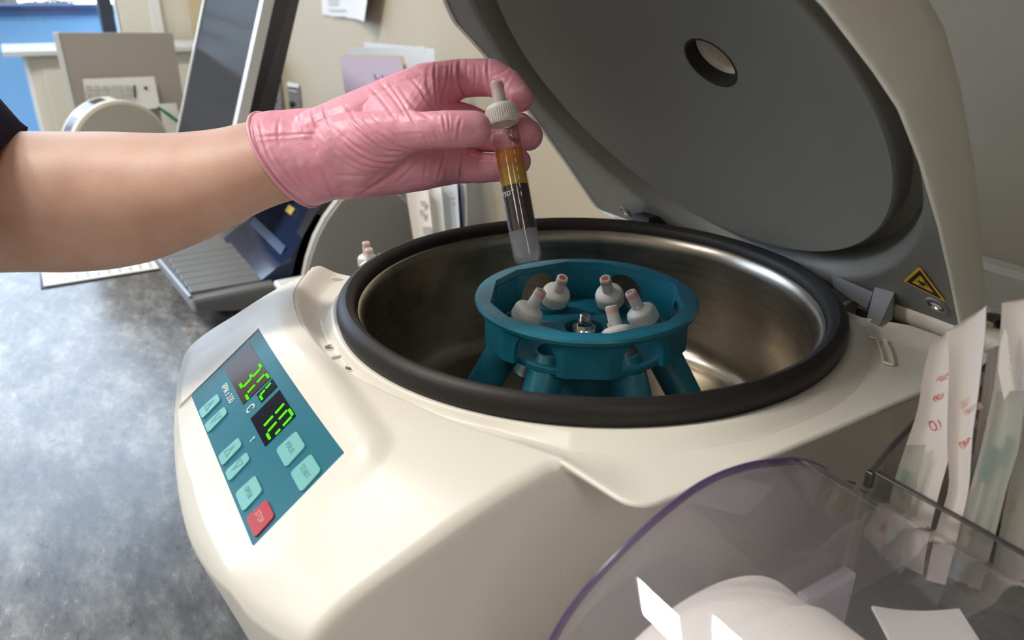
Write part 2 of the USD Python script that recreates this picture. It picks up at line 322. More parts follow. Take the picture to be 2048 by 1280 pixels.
# counter
single('counter_base', bx(-.33, XW-.001, -2.2, YWIN-.02, ZF, -.04, .004), OFFWHITE, 'off-white cupboard base under the grey worktop', 'cupboard')
single('worktop', bx(-.40, XW-.0005, -2.2, YWIN-.01, -.04, 0, .006), COUNTER, 'grey marbled laminate worktop under the centrifuge', 'worktop')
# unseen cupboard over the centrifuge, lowered and deepened to shade the back wall
wc = Thing('shading_cupboard', 'unseen cream wall cupboard above the open centrifuge lid, shaped to shade the wall', 'cupboard', (XW-.45, -1.7, .475))
wc.part('carcass', bx(XW-.43, XW-.0005, -1.7, .20, .475, 1.25, .003), CREAM2)
for k in range(4): wc.part('door', bx(XW-.45, XW-.43, -1.7+k*.475+.003, -1.7+(k+1)*.475-.003, .475, 1.25, .003), CREAM2)
tc_ = Thing('blocker_cupboard', 'added tall cream cupboard out of view right of the centrifuge, keeps lamp light off the wall', 'cupboard', (.15, -.60, 0))  # added out of view to block strip lamp light from the right wall
tc_.part('carcass', bx(.03, XW-.0005, -1.1, -.52, 0, .474, .003), CREAM2); tc_.part('door', bx(.010, .029, -1.097, -.523, .004, .470, .003), CREAM2)
# socket channel on the back wall, right
single('cable_channel', bx(XW-.022, XW-.0005, -.519, -.02, .102, .192, .004), CREAM2, 'cream cable channel along the wall behind the lid', 'cable channel')
so = Thing('wall_socket', 'round recessed wall socket behind the right edge of the open lid', 'socket', (XW-.022, -.105, .145))
Mx = frame(vec3(XW-.022, -.105, .142), vec3(0, -1, 0), vec3(0, 0, 1), vec3(-1, 0, 0))
so.part('socket_ring', lathe([(.019, -.001), (.0195, .004), (.0215, .006), (.024, .004), (.024, -.001)], 48, True, M=Mx), plain('socket_cream', (.50, .46, .38), .4))
so.part('socket_well', lathe([(0, -.0005), (0, .001), (.0195, .001), (.0195, -.0005)], 40, M=Mx), plain('socket_well', (.26, .24, .20), .5))
for dx, dy, r in ((-.0095, -.002, .0042), (.0095, .003, .0042), (-.001, .013, .003), (.002, -.0125, .003)):
    so.part('pin_hole', X(lathe([(0, .0008), (0, .0016), (r, .0016), (r, .0008)], 20), Mx@frame((dx, dy, 0), (1, 0, 0), (0, 1, 0), (0, 0, 1))), BLACK)
for i, (lx, ly) in enumerate(LAMPS):
    t = Thing('ceiling_lamp', ['small oblong ceiling lamp near the worktop, nearer the window than its twin', 'square white ceiling lamp by the window, farther into the room', 'square white ceiling lamp farthest from the window', 'small oblong ceiling lamp nearest the centrifuge'][i], 'lamp', (lx, ly, CEIL-.02), group='ceiling lamps')
    hx, hy = (.155, .090) if i in (0, 3) else (.285, .285); gx, gy = hx+.025, hy+.025
    t.part('frame', cat([bx(lx-gx, lx-hx, ly-gy, ly+gy, CEIL-.03, CEIL), bx(lx+hx, lx+gx, ly-gy, ly+gy, CEIL-.03, CEIL), bx(lx-hx, lx+hx, ly-gy, ly-hy, CEIL-.03, CEIL), bx(lx-hx, lx+hx, ly+hy, ly+gy, CEIL-.03, CEIL)]), PAPER)
sx_, sy_, sw_, sl_ = STRIP
t = Thing('strip_lamp', 'long white strip lamp on the ceiling behind the camera', 'lamp', (sx_, sy_, CEIL-.03))
t.part('frame', cat([bx(sx_-sw_/2-.02, sx_-sw_/2, sy_-sl_/2, sy_+sl_/2, CEIL-.045, CEIL), bx(sx_+sw_/2, sx_+sw_/2+.02, sy_-sl_/2, sy_+sl_/2, CEIL-.045, CEIL), bx(sx_-sw_/2, sx_+sw_/2, sy_-sl_/2-.02, sy_-sl_/2, CEIL-.045, CEIL), bx(sx_-sw_/2, sx_+sw_/2, sy_+sl_/2, sy_+sl_/2+.02, CEIL-.045, CEIL)]), PAPER)

# ================================================================ centrifuge
cf = Thing('centrifuge', 'cream benchtop centrifuge with open lid and teal control panel', 'centrifuge', (0, 0, 0))
crest = [(-.108, -.133), (-.118, -.113), (-.131, -.089), (-.145, -.053), (-.1555, -.020), (-.1585, .003), (-.1595, .022), (-.1590, .040), (-.1560, .066), (-.1500, .095), (-.1390, .119), (-.1260, .138)]
cy = np.array(crest)[:, 1]; crestx = PCH(cy, np.array(crest)[:, 0])
poly = [(.150, -.080), (.119, -.086), (.119, -.112), (.132, -.114), (.132, -.171), (-.102, -.171)]+[(float(crestx(y)), y) for y in np.linspace(-.133, .138, 60)]+[(-.1215, .1415), (-.114, .150), (-.100, .158), (-.08, .163), (.132, .163), (.132, .114), (.119, .112), (.119, .086), (.150, .080)]
deck = Polygon(poly).buffer(-.004, quad_segs=8).buffer(.004, quad_segs=8)
cor = sbox(-.13, -.18, -.06, -.140)
deck = deck.difference(cor).union(deck.buffer(-.012, quad_segs=12).buffer(.012, quad_segs=12).intersection(cor)).buffer(.0001)
low = Polygon([(.18, -.1322), (-.152, -.1322), (-.152, .1322), (.18, .1322)])
NTH = 720; TH = np.linspace(0, 2*np.pi, NTH, endpoint=False)
def radial(pg, th=TH, o=(0, 0)):
    out = []
    for a in th:
        g = pg.intersection(LineString([o, (o[0]+.6*math.cos(a), o[1]+.6*math.sin(a))]))
        out.append(g.length)
    return np.array(out)
ro = radial(deck); rl = np.minimum(radial(low), ro-.0012)
cs = np.stack([np.cos(TH), np.sin(TH)], -1)
def ring(r, z): return np.concatenate([cs*np.broadcast_to(r, (NTH,))[:, None], np.broadcast_to(z, (NTH,))[:, None]], 1)
ox, oy = cs[:, 0]*ro, cs[:, 1]*ro
lft = oy > .1395
zc = np.where(lft, np.interp(ox, [-.124, -.1185, -.112, -.100, -.085, -.075], [.1955, .1940, .1890, .1770, .1660, .1630]), .1945)
wl_ = np.clip((np.degrees(TH)-60)/50, 0, 1)*np.clip((205-np.degrees(TH))/60, 0, 1)
zf = np.minimum(.1905-.0055*wl_, np.maximum(zc-.0012, .150))
cw = np.clip((ro-.1605)/.012, 0, 1); ri = .1484+.0090*cw
wf = np.clip(ro-.0025-ri, .003, None); wf = np.where(wl_ > .4, np.minimum(wf, .0045+.010*cw), np.minimum(wf, .0045+.026*cw))
rings = [ring(.134, .150), ring(.134, .1925), ring(.1455, .1945), ring(.1464+.0012*cw, .1938+.0016*cw), ring(.1470+.0032*cw, .1925+.0018*cw), ring(ri-.0006-.0020*cw, zf+.0007), ring(ri, zf)]
for t_ in (.35, .7): rings.append(ring(ri+np.clip(ro-.0025-wf-ri, 0, None)*t_, zf-.0001))
for t_ in (.0, .12, .25, .4, .55, .7, .82, .92, 1.0):
    k_ = t_*t_*(3-2*t_)*np.clip((zc-zf)/.008, 0, 1)+t_**2*(1-np.clip((zc-zf)/.008, 0, 1))
    rings.append(ring(np.maximum(ri, ro-.0025-wf)+(ro-.0025-np.maximum(ri, ro-.0025-wf))*t_, zf-.0001+(zc-zf)*k_))
rings += [ring(ro-.0010, zc-.0002), ring(ro-.0003, zc-.0007), ring(ro, zc-.0015), ring(ro-.0007, zc-.0030)]+[ring(ro-.0007+(rl-ro+.0007)*t_, zc-.0034-.004*t_) for t_ in (.1, .5, .9, 1.0)]+[ring(rl, zc-.012), ring(rl, .09), ring(rl, .06), ring(rl-.001, .012)]
hb = loft(rings, cap=False)
# front housing with its nose, the panel recess cut out of it
zcen = PCH([0, .1, .21, .37, .56, .7, .80, .88, .95, .985, 1.0], [.1948, .1944, .1927, .1890, .1770, .1665, .1575, .1490, .1375, .1290, .120])
zedg = PCH([0, .15, .29, .56, .83, .93, .98, 1.0], [.1948, .1912, .1868, .1770, .1672, .1615, .1560, .148]); YE = .1325; RE = .006
zedr = PCH([0, .15, .29, .56, .83, .93, .98, 1.0], [.1948, .1918, .1884, .1792, .1686, .1622, .1562, .148])
ys = np.concatenate([-YE+RE*(1-np.cos(np.linspace(0, np.pi/2, 9))), np.linspace(-YE+RE, YE-RE, 220)[1:-1], (YE-RE*(1-np.cos(np.linspace(0, np.pi/2, 9))))[::-1]])
tt = np.concatenate([np.linspace(0, .80, 56), np.linspace(.80, 1, 40)[1:]])
top = []
for y in ys:
    xc = float(crestx(y))+.0014; xo = 143e-3-math.sqrt(.379**2-y*y); w_ = (abs(y)/.13)**1.25
    dz = RE*(1-math.sqrt(max(0, 1-((abs(y)-(YE-RE))/RE)**2))) if abs(y) > YE-RE else 0
    col = []
    for t in tt:
        x_ = xc+t*(xo-xc); z_ = float(zcen(t)*(1-min(w_, 1))+(zedr if y < 0 else zedg)(t)*min(w_, 1))
        dist = math.hypot(max(-.2165-x_, 0, x_+.1755), max(abs(y)-.0715, 0)); k_ = max(0, 1-dist/(.055 if y > .0715 else .022)); k_ = k_*k_*(3-2*k_)
        gap = .0005+max(0, 1-(y/.0715)**2)*(.0022+.0030*min(max((x_+.2165)/.041, 0), 1.2))
        dlt = .1572+(x_+.2165)*31/41-.010*(.0715-y)+gap-z_; al_ = min(max((.045-y)/.06, 0), 1)
        z_ += (dlt if dist < 1e-6 or dlt < 0 else dlt*al_)*k_
        col.append((x_+dz*.6*min(max((t-.70)/.30, 0), 1), y, z_-dz*(1 if t > .03 else t/.03)))
    top.append(col+[(xo+dz*.6+.010, y, .09), (xo+dz*.6+.030, y, .03), (xo+dz*.6+.038, y, .012)])
top = np.array(top); n, m = top.shape[:2]
g = gridmesh(top)
# close it: the back edge drops to a lower curve, then a bottom cap
loop = [(i, 0) for i in range(n)]
bot = top.copy(); bot[..., 2] = .012; bot[:, 0, :2] = top[:, 0, :2]; bot[..., 0] = np.maximum(top[..., 0], top[:, -1:, 0])
gb = gridmesh(bot, flip=True)
v = np.vstack([g.vertices, gb.vertices]); N = n*m; f = [g.faces, gb.faces+N]; idx = lambda i, j: i*m+j
for j in range(m-1):
    for i, fl in ((0, 0), (n-1, 1)):
        q = [idx(i, j), idx(i, j+1), idx(i, j+1)+N, idx(i, j)+N]; q = q[::-1] if fl == 0 else q
        f.append(np.array([[q[0], q[1], q[2]], [q[0], q[2], q[3]]])[:, ::-1])
for i in range(n-1):
    for j, fl in ((0, 0), (m-1, 1)):
        q = [idx(i, j), idx(i+1, j), idx(i+1, j)+N, idx(i, j)+N]; q = q[::-1] if fl else q
        f.append(np.array([[q[0], q[1], q[2]], [q[0], q[2], q[3]]])[:, ::-1])
nose = trimesh.Trimesh(v, np.vstack(f), process=False); nose.merge_vertices(); nose.update_faces(nose.nondegenerate_faces())
trimesh.repair.fix_normals(nose)
# the panel's own frame: X to the user's right, Y up the slope, N out of it
PB = vec3(-.2165, .0715, .1572); PX = unit(vec3(0, -1, -.010)); PY = unit(vec3(.041, 0, .031)); PY = unit(PY-PX*(PX@PY)); PN = np.cross(PX, PY)
PW, PH = .143, .0514; PM = frame(PB, PX, PY, PN)
try:
    mn = man(nose); cut = man(X(bx(-.0003, PW+.0003, -.045, PH+.0003, -.0008, .05, .0002), PM))
    res = tm(mn-cut)
    if len(res.faces) < 100: raise ValueError
except Exception as ex:
    print('nose boolean failed', ex); res = nose
rear = cat([bx(.150, .205, -.1325, .1325, .012, .165, .01), bx(.118, .205, -.1325, -.1265, .012, .183, .002), bx(.118, .205, .1265, .1325, .012, .183, .002), bx(-.15, .19, -.125, .125, .012, .06, .01)])
cf.part('housing', cat([hb, res]), CREAM, 28)
cf.part('rear_housing', rear, CREAM2)
for sx, sy in ((-.16, .1), (-.16, -.1), (.16, .12), (.16, -.12)): cf.part('foot', lathe([(0, 0), (.014, 0), (.016, .002), (.016, .013), (0, .013)], 24, M=frame((sx, sy, 0), (1, 0, 0), (0, 1, 0), (0, 0, 1))), RUBBER)
gp = [(.1345, .1925), (.1338, .1965), (.1340, .2015), (.1362, .2045), (.1395, .2060), (.1425, .2050), (.1445, .2025), (.1452, .1990), (.1446, .1955), (.1440, .1930)]
cf.part('lid_gasket', lathe(gp, 200, True), RUBBER)
cf.part('bowl', lathe([(.134, .190), (.1345, .1965), (.1335, .1980), (.1318, .1972), (.1300, .1930), (.1294, .188), (.1288, .160), (.1275, .128), (.1255, .1185), (.1215, .1125), (.1150, .1100), (.090, .1085), (.02, .106), (0, .106)], 200), STEEL, 50)
cf.part('drive_shaft', lathe([(0, .17), (.008, .17), (.008, .118), (.016, .112), (.016, .106), (0, .106)], 32), STEEL)
# latch holes and slot on the deck, in front of the gasket
for (u, v, zh) in ((661, 694, .1876), (703, 735, .1887)):
    c = atz(u, v, zh); M = frame(c, (1, 0, 0), (0, 1, 0), (0, 0, 1))
    p = cf.part('latch_hole', lathe([(.0030, -.0010), (.0031, .0002), (.0040, .0002), (.0043, -.0010)], 32, True, M=M), CREAM2)
    cf.part('latch_pin', lathe([(0, .0004), (.0012, .0004), (.0031, .0001), (.0031, -.001), (0, -.001)], 24, M=M), CHROME, parent=p)
a, b = atz(664, 715, .1886), atz(699, 707, .1886)
sl = tube([a-vec3(0, 0, .0004), a+(b-a)*.5-vec3(0, 0, .0004), b-vec3(0, 0, .0004)], .0009, 8); cf.part('latch_slot', sl, GREYINK)
# raised turning-direction arrow on the right rear of the deck
zd = .1906
ar = [[(1738, 674), (1752, 676)], [(1768, 680), (1776, 683)], [(1752, 676), (1758, 690), (1764, 706), (1768, 724)], [(1771, 684), (1779, 698), (1784, 714), (1786, 729)], [(1766, 724), (1786, 730)]]
for k in ar: cf.part('embossed_arrow', tube([atz(u, v, zd+.001) for u, v in k] if len(k) > 2 else [atz(*k[0], zd+.001), (atz(*k[0], zd+.001)+atz(*k[1], zd+.001))/2, atz(*k[1], zd+.001)], .0008, 6), CREAM, 60)
# control panel
pp = cf.part('control_panel', extr(rrect(0, PW, 0, PH, .002), .0008, PM, -.0008), TEALPANEL)
sc = PW/.140
def onp(mesh, x, y, z=0.): return X(mesh, PM@frame((x*1e-3*sc, y*1e-3, z), (1, 0, 0), (0, 1, 0), (0, 0, 1)))
def pflat(pg, h=.0004): return extr(affinity.scale(pg, 1e-3*sc, 1e-3, origin=(0, 0)), h, PM)
for (x0, x1, y0, y1, m_) in ((4.8, 50, 23.5, 42.7, WINBROWN), (52.6, 61.6, 32.0, 43, WINDARK), (65.5, 93, 23.5, 43, WINDARK)):
    cf.part('display_window', pflat(sbox(x0, y0, x1, y1), .0003), m_, parent=pp)
SEG = dict(a=((1, 14), (6.5, 14)), b=((7, 13.3), (7, 7.7)), c=((6.6, 6.3), (6.6, .7)), d=((.5, 0), (6, 0)), e=((0, .7), (0, 6.3)), f=((.4, 7.7), (.4, 13.3)), g=((1, 7), (6, 7)))
def digit(x, y, segs, w=.95, s=1.0):
    polys = []
    for q in segs:
        (a0, b0), (a1, b1) = SEG[q]; L = LineString([(x+a0*s, y+b0*s), (x+a1*s, y+b1*s)]).buffer(w*.62, cap_style=2); polys.append(L)
    cf.part('display_digit', pflat(unary_union(polys), .0006), LED, parent=pp)
def seg_lines(lines, w=.62):
    for (p0, p1) in lines: cf.part('display_segment', pflat(LineString([p0, p1]).buffer(w, cap_style=2), .0006), LED, parent=pp)
seg_lines([((31.5, 41.3), (35.5, 41.3)), ((36.0, 40.4), (36.4, 35.2)), ((33.0, 34.4), (36.0, 34.4)), ((36.6, 33.6), (37.0, 28.3)), ((32.0, 27.3), (36.6, 27.3))], .75)
seg_lines([((44.5, 41.6), (49.2, 41.8)), ((43.6, 40.6), (44.2, 35.4)), ((44.3, 33.8), (44.9, 28.6)), ((45.3, 27.2), (50.0, 27.2))], .68)
seg_lines([((54.6, 41.2), (55.2, 37.6)), ((55.4, 36.9), (56.0, 33.6)), ((56.2, 33.2), (60.6, 33.4))], .62)
seg_lines([((78.2, 41.4), (78.9, 35.4)), ((79.0, 33.8), (79.7, 27.8))], .72)
seg_lines([((84.4, 40.9), (85.0, 35.4)), ((85.1, 33.8), (85.8, 28.2)), ((85.0, 41.9), (91.0, 41.9)), ((86.4, 27.2), (91.6, 27.2)), ((91.2, 41.0), (91.7, 35.6)), ((91.9, 33.6), (92.2, 30.6))], .66)
cf.part('lettering', onp(text('RPM x 100', .0036, .0003, sx=.82), 29.5, 19.3), WHITEP, parent=pp)
cf.part('lettering', onp(text('C', .0052, .0003), 58.0, 26.0), WHITEP, parent=pp)
cf.part('lettering', onp(text('t', .0034, .0003), 80.3, 19.9), WHITEP, parent=pp)
def key(x0, x1, y0, y1, mt, txt=None, tri=None, mt2=MINTDARK):
    pg = Polygon([(x0+1.2, y1), (x1, y1), (x1+.8, y0), (x0, y0)]).buffer(-1.8).buffer(1.8, quad_segs=4)
    k = cf.part('key', pflat(pg, .0008), mt, parent=pp)
    cx, cy = (x0+x1)/2, (y0+y1)/2
    if txt: cf.part('key_lettering', onp(text(txt, .0026, .00015, sx=.85), cx, cy, .0008), mt2, parent=pp)
    if tri:
        s = 1 if tri == 'up' else -1
        cf.part('key_arrow', X(extr(affinity.scale(Polygon([(cx-2.9, cy-3.1*s), (cx+2.7, cy-3.1*s), (cx-.2, cy+3.6*s)]).difference(Polygon([(cx-1.7, cy-2.3*s), (cx+1.5, cy-2.3*s), (cx-.2, cy+1.7*s)])), 1e-3*sc, 1e-3, origin=(0, 0)), .00015, z=.0008), PM), MINTDARK, parent=pp)
key(20.9, 30, 1.1, 14.2, MINT, tri='up'); key(36.8, 45.3, 1.1, 14.6, MINT, tri='down')
key(69.3, 78.2, 1.3, 14.3, MINT, tri='up'); key(84.2, 92.2, 1.5, 14.8, MINT, tri='down')
key(103.4, 117.4, 2.0, 13.8, MINT, 'OPEN'); key(122.8, 136.6, 2.4, 13.8, REDKEY, 'STOP', mt2=PALERED)
key(101.8, 117.0, 27.4, 39.6, MINT, 'PULSE'); key(122.7, 137.6, 28.0, 39.9, MINT, 'START')
# ---- lid, in its own frame: Y across, Q up the lid, O outwards
PSI = math.radians(132.1); LQ = vec3(math.cos(PSI), 0, math.sin(PSI)); LO = vec3(math.sin(PSI), 0, -math.cos(PSI)); LY = vec3(0, 1, 0)
LC = vec3(.152, 0, Z0)+LQ*.147
def LP(a): a = np.asarray(a, float); return LC+a[..., :1]*LY+a[..., 1:2]*LQ+a[..., 2:3]*LO
outl = [(-.145, -.158), (-.146, -.152), (-.149, -.129), (-.1535, -.089), (-.1575, -.047), (-.1595, -.003), (-.1585, .027), (-.1535, .046), (-.1425, .077), (-.122, .108), (-.085, .140), (-.04, .158), (0, .163),
        (.06, .155), (.115, .128), (.150, .100), (.170, .073), (.1785, .058), (.174, .040), (.170, .018), (.1705, -.010), (.173, -.05), (.178, -.09), (.184, -.13), (.187, -.158)]
lo = Polygon(outl).buffer(-.006, quad_segs=8).buffer(.006, quad_segs=8)
rlid = radial(lo)
def lring(r, o): return LP(np.concatenate([cs*np.broadcast_to(r, (NTH,))[:, None], np.broadcast_to(o, (NTH,))[:, None]], 1))
lip = rlid-.004
def cl(r, k): return np.minimum(r, lip-.0006*(12-k))
prof = [(.0178, .0330), (.030, .0324), (.060, .0280), (.090, .0182), (.115, .0080), (.128, .0020), (.1325, -.0003), (.1342, -.0012), (.1352, -.0006), (.1360, .0012), (.1372, .0100), (.1445, .0110), (.1468, .0065), (.1485, .0005), (.1515, -.0060), (.1545, -.0090)]
QS = -.008
def shifted(r, o): P_ = lring(r, o); return P_+LQ*QS*max(0, 1-np.mean(r)/.13)**1.5/max(1e-9, (1-.0178/.13)**1.5)
lr = [shifted(np.minimum(r, lip-.0006*(len(prof)-k)), o) for k, (r, o) in enumerate(prof)]
lr += [lring(lip-.0004, -.0100), lring(lip, -.0102), lring(lip+.0002, -.006)]
cf.part('lid_liner', loft(lr, cap=False), LINER, 40, label='grey dished inner face of the open lid')
q = cs[:, 1]*rlid; dep = .010+np.clip((q+.15)/.25, 0, 1)*.012
sr = [lring(lip, -.0104), lring(lip+.0012, -.0118), lring(rlid-.0010, -.0118), lring(rlid, -.0104)]
for s in (.25, .5, .75, 1): sr.append(lring(rlid-.004*s*s, -.0104+(dep+.0104)*s))
for s, hgt in ((.965, .004), (.935, .0085), (.88, .0125), (.8, .016), (.6, .020), (.35, .0225), (.12, .0235)):
    sr.append(lring(.017+(rlid-.017)*s, dep+(.032-dep*.4)*hgt/.0235+hgt*.3))
oend = float(.020+.020*.6+.014+.007)
sr += [lring(.0165, .052)]; sr[-1] = sr[-1]+LQ*QS; sr[-2] = sr[-2]+LQ*QS*.6
shell = loft(sr, cap=False)
cf.part('lid_shell', shell, CREAM, 40, label='cream outer shell of the open lid')
LM = frame(LC, LY, LQ, np.cross(LY, LQ)); sgn = 1 if np.dot(LM[:3, 2], LO) > 0 else -1
def lat(prof, n=64, c=(0, 0)): return lathe([(r, o*sgn) for r, o in prof], n, True, M=LM@frame((c[0], c[1]+QS, 0), (1, 0, 0), (0, 1, 0), (0, 0, 1)))
cf.part('port_sleeve', lat([(.0186, .0328), (.0172, .0328), (.0168, .0365), (.0166, .0420), (.0186, .0420)]), BLACK)
cf.part('port_ring', lat([(.0166, .0415), (.0138, .0425), (.0128, .0450), (.0128, .0540), (.0186, .0540), (.0186, .0415)]), CREAM2)
cf.part('port_window', lat([(.0001, .0490), (.0001, .0500), (.0130, .0500), (.0130, .0490)]), pane('port_glass', (.85, .83, .78), 1.45, .1, haze=.35, hazecol=(.75, .70, .60)))
# screws in the flange, sticker, hinge parts
def on_lid(u, v, off): d = ray(u, v); p0 = LC+LO*off; return CAM+d*((p0-CAM)@LO)/(d@LO)
for (u, v) in ((1250, 424), (1873, 611)):
    c = on_lid(u, v, -.0100); M = frame(c, LY, LQ*-1, np.cross(LY, -LQ)); s = 1 if M[:3, 2]@LO < 0 else -1
    pth = cf.part('screw_recess', lathe([(.0042, s*-.001), (.0048, s*.0008), (.0062, s*.0009), (.0066, s*-.001)], 32, True, M=M), GREYP)
    cf.part('screw', lathe([(0, s*-.002), (0, s*.0002), (.0012, s*.0002), (.0016, s*.0012), (.0036, s*.0008), (.0042, s*-.002)], 20, M=M), CHROME, parent=pth)
tri = [on_lid(u, v, -.0104) for u, v in ((1839, 538), (1886, 600), (1811, 563))]
L2 = lambda p: ((p-LC)@LY, (p-LC)@LQ)
tp = Polygon([L2(p) for p in tri]); ccx, ccy = tp.centroid.x, tp.centroid.y
def lflat(pg, h, o): return X(extr(pg, h), LM) if False else trimesh.Trimesh(LP(np.c_[extr(pg, h).vertices[:, :2], o-extr(pg, h).vertices[:, 2]]), extr(pg, h).faces)
st = cf.part('biohazard_sticker', lflat(tp.buffer(.0010), .0002, -.0102), YELLOW, label='yellow triangular biohazard sticker')
cf.part('sticker_border', lflat(tp.buffer(-.0005).difference(tp.buffer(-.0024)), .0002, -.0104), BLACK, parent=st)
pts = list(tp.exterior.coords)[:3]; base = min(pts, key=lambda p: p[1])
d0 = unit(np.array([ccx, ccy])-np.array(pts[int(np.argmin([p[1] for p in pts]))]))
inr = tp.boundary.distance(Point(ccx, ccy)); R = inr*.30; sym = []
for k in range(3):
    a = math.atan2(pts[k][1]-ccy, pts[k][0]-ccx); c1 = (ccx+R*1.0*math.cos(a), ccy+R*1.0*math.sin(a)); c2 = (ccx+R*1.35*math.cos(a), ccy+R*1.35*math.sin(a))
    sym.append(Point(c1).buffer(R*1.05).difference(Point(c2).buffer(R*.80)))
sym = unary_union(sym).difference(Point(ccx, ccy).buffer(R*.22)).union(Point(ccx, ccy).buffer(R*.85).difference(Point(ccx, ccy).buffer(R*.62)))
cf.part('biohazard_symbol', lflat(sym, .0002, -.0104), BLACK, parent=st)
cf.part('hinge_bracket', hullpts([atx(u, v, x) for u, v, x in ((1751, 570, .133), (1789, 584, .131), (1733, 640, .120), (1758, 652, .119), (1784, 640, .127), (1745, 575, .145), (1795, 590, .145), (1755, 650, .150))]), GREYP, 30, label='grey plastic hinge bracket')
cf.part('hinge_bracket', bx(.122, .168, .086, .110, .150, .205, .004), BLACK)
cf.part('hinge_bar', hullpts([atx(u, v, x) for u, v, x in ((1662, 548, .133), (1668, 578, .133), (1746, 584, .131), (1734, 618, .130), (1662, 552, .142), (1746, 590, .142), (1735, 615, .145), (1670, 575, .145))]), GREYP, 30)
cf.part('hinge_roll', tube([vec3(.145, -.104, .1955), vec3(.145, -.135, .1955), vec3(.145, -.168, .1955)], .0072, 16), CREAM2)
cf.part('hinge_roll', tube([vec3(.158, .168, .1935), vec3(.158, .14, .1935), vec3(.158, .116, .1935)], .0062, 16), CREAM2)
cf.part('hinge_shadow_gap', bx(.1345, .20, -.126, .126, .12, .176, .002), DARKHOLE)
cf.part('rear_ledge', bx(.148, .172, -.066, .085, .17, .1925, .002), CREAM2)

# ================================================================ rotor
ro_ = Thing('rotor', 'teal ring-shaped rotor with sleeves, seated in the steel bowl', 'rotor', (0, 0, .106))
azp = [math.radians(55+s*11.5+60*k) for k in range(6) for s in (-1, 1)]
def ngon(R): return Polygon([(R*math.cos(a), R*math.sin(a)) for a in sorted(a % (2*math.pi) for a in azp)])
az_t = [math.radians(26.5+60*k) for k in range(6)]
lipm = man(lathe([(.040, .1930), (.0635, .1930), (.0655, .1940), (.0662, .1962), (.0655, .1978), (.0640, .1984), (.040, .1984)], 144, True))
hole = man(extr(ngon(.0583), .2))
wall_o = man(extr(ngon(.0618).buffer(-.003, quad_segs=4).buffer(.003, quad_segs=4), .0215, z=.1725))
wall_i = man(X(extr(ngon(.0575), .1, z=.12), np.eye(4)))
body = (lipm-hole)+(wall_o-wall_i)
def radial_cyl(az, z, r, r0, r1): return man(lathe([(0, 0), (r, 0), (r, r1-r0), (0, r1-r0)], 40, M=axis_frame((r0*math.cos(az), r0*math.sin(az), z), (math.cos(az), math.sin(az), 0))))
for a in az_t:
    c = vec3(math.cos(a), math.sin(a), 0); s = vec3(-c[1], c[0], 0)
    body -= radial_cyl(a, .1800, .0135, .045, .08)
    body -= man(hullpts([c*rr+s*yy+vec3(0, 0, zz) for rr in (.045, .08) for yy in (-.0137, .0137) for zz in (.15, .1802)]))
ro_.part('rotor_ring', tm(body), TEAL, 30)
flange = man(lathe([(0, .160), (.030, .160), (.0535, .1694), (.0545, .1702), (.0545, .1727), (.0535, .1736), (.046, .1736), (.034, .1732), (.026, .1755), (.012, .1765), (.012, .1700), (0, .1700)], 120))
TIL = math.radians(29)
def taxis(a): # point on the tube axis at the nub top and the direction down and outwards
    return vec3(.0262*math.cos(a), .0262*math.sin(a), .2000), vec3(math.sin(TIL)*math.cos(a), math.sin(TIL)*math.sin(a), -math.cos(TIL))
core = flange+man(lathe([(0, .112), (.018, .112), (.026, .160), (0, .165)], 48))
above2 = man(lathe([(0, .1712), (.0535, .1712), (.0535, .19), (0, .19)], 60)); below = man(bx(-.2, .2, -.2, .2, .05, .1698, .0001)); above = man(bx(-.2, .2, -.2, .2, .170, .1775, .0001))
for a in az_t:
    p, d = taxis(a); core += man(lathe([(0, .02), (.0105, .02), (.0110, .034), (.0105, .092), (.0095, .0965), (0, .0965)], 40, M=axis_frame(p, d))) ^ below
    core += (man(lathe([(0, .01), (.0098, .01), (.0098, .05), (0, .05)], 40, M=axis_frame(p, d))) ^ above) - man(lathe([(.0530, .15), (.0530, .2), (.09, .2), (.09, .15)], 60, True))
for a in az_t:
    p, d = taxis(a); core -= man(lathe([(0, .01), (.0084, .01), (.0084, .088), (0, .088)], 32, M=axis_frame(p, d))) ^ above2
ro_.part('tube_carrier', tm(core), TEAL, 30)
ro_.part('centre_washer', lathe([(0, .1740), (.0075, .1740), (.0078, .1752), (.0070, .1768), (0, .1768)], 32), CHROME)
nut = tm(man(extr(Polygon([(.0048*math.cos(k*math.pi/3), .0048*math.sin(k*math.pi/3)) for k in range(6)]), .0035, z=.1768))); ro_.part('centre_nut', nut, CHROME, 20)
th_ = [(.0027, .1803)]
for k in range(5): th_ += [(.0024, .1803+k*.0009), (.0030, .18075+k*.0009)]
ro_.part('centre_stud', lathe(th_+[(.0022, .1850), (0, .1850)], 20), CHROME)

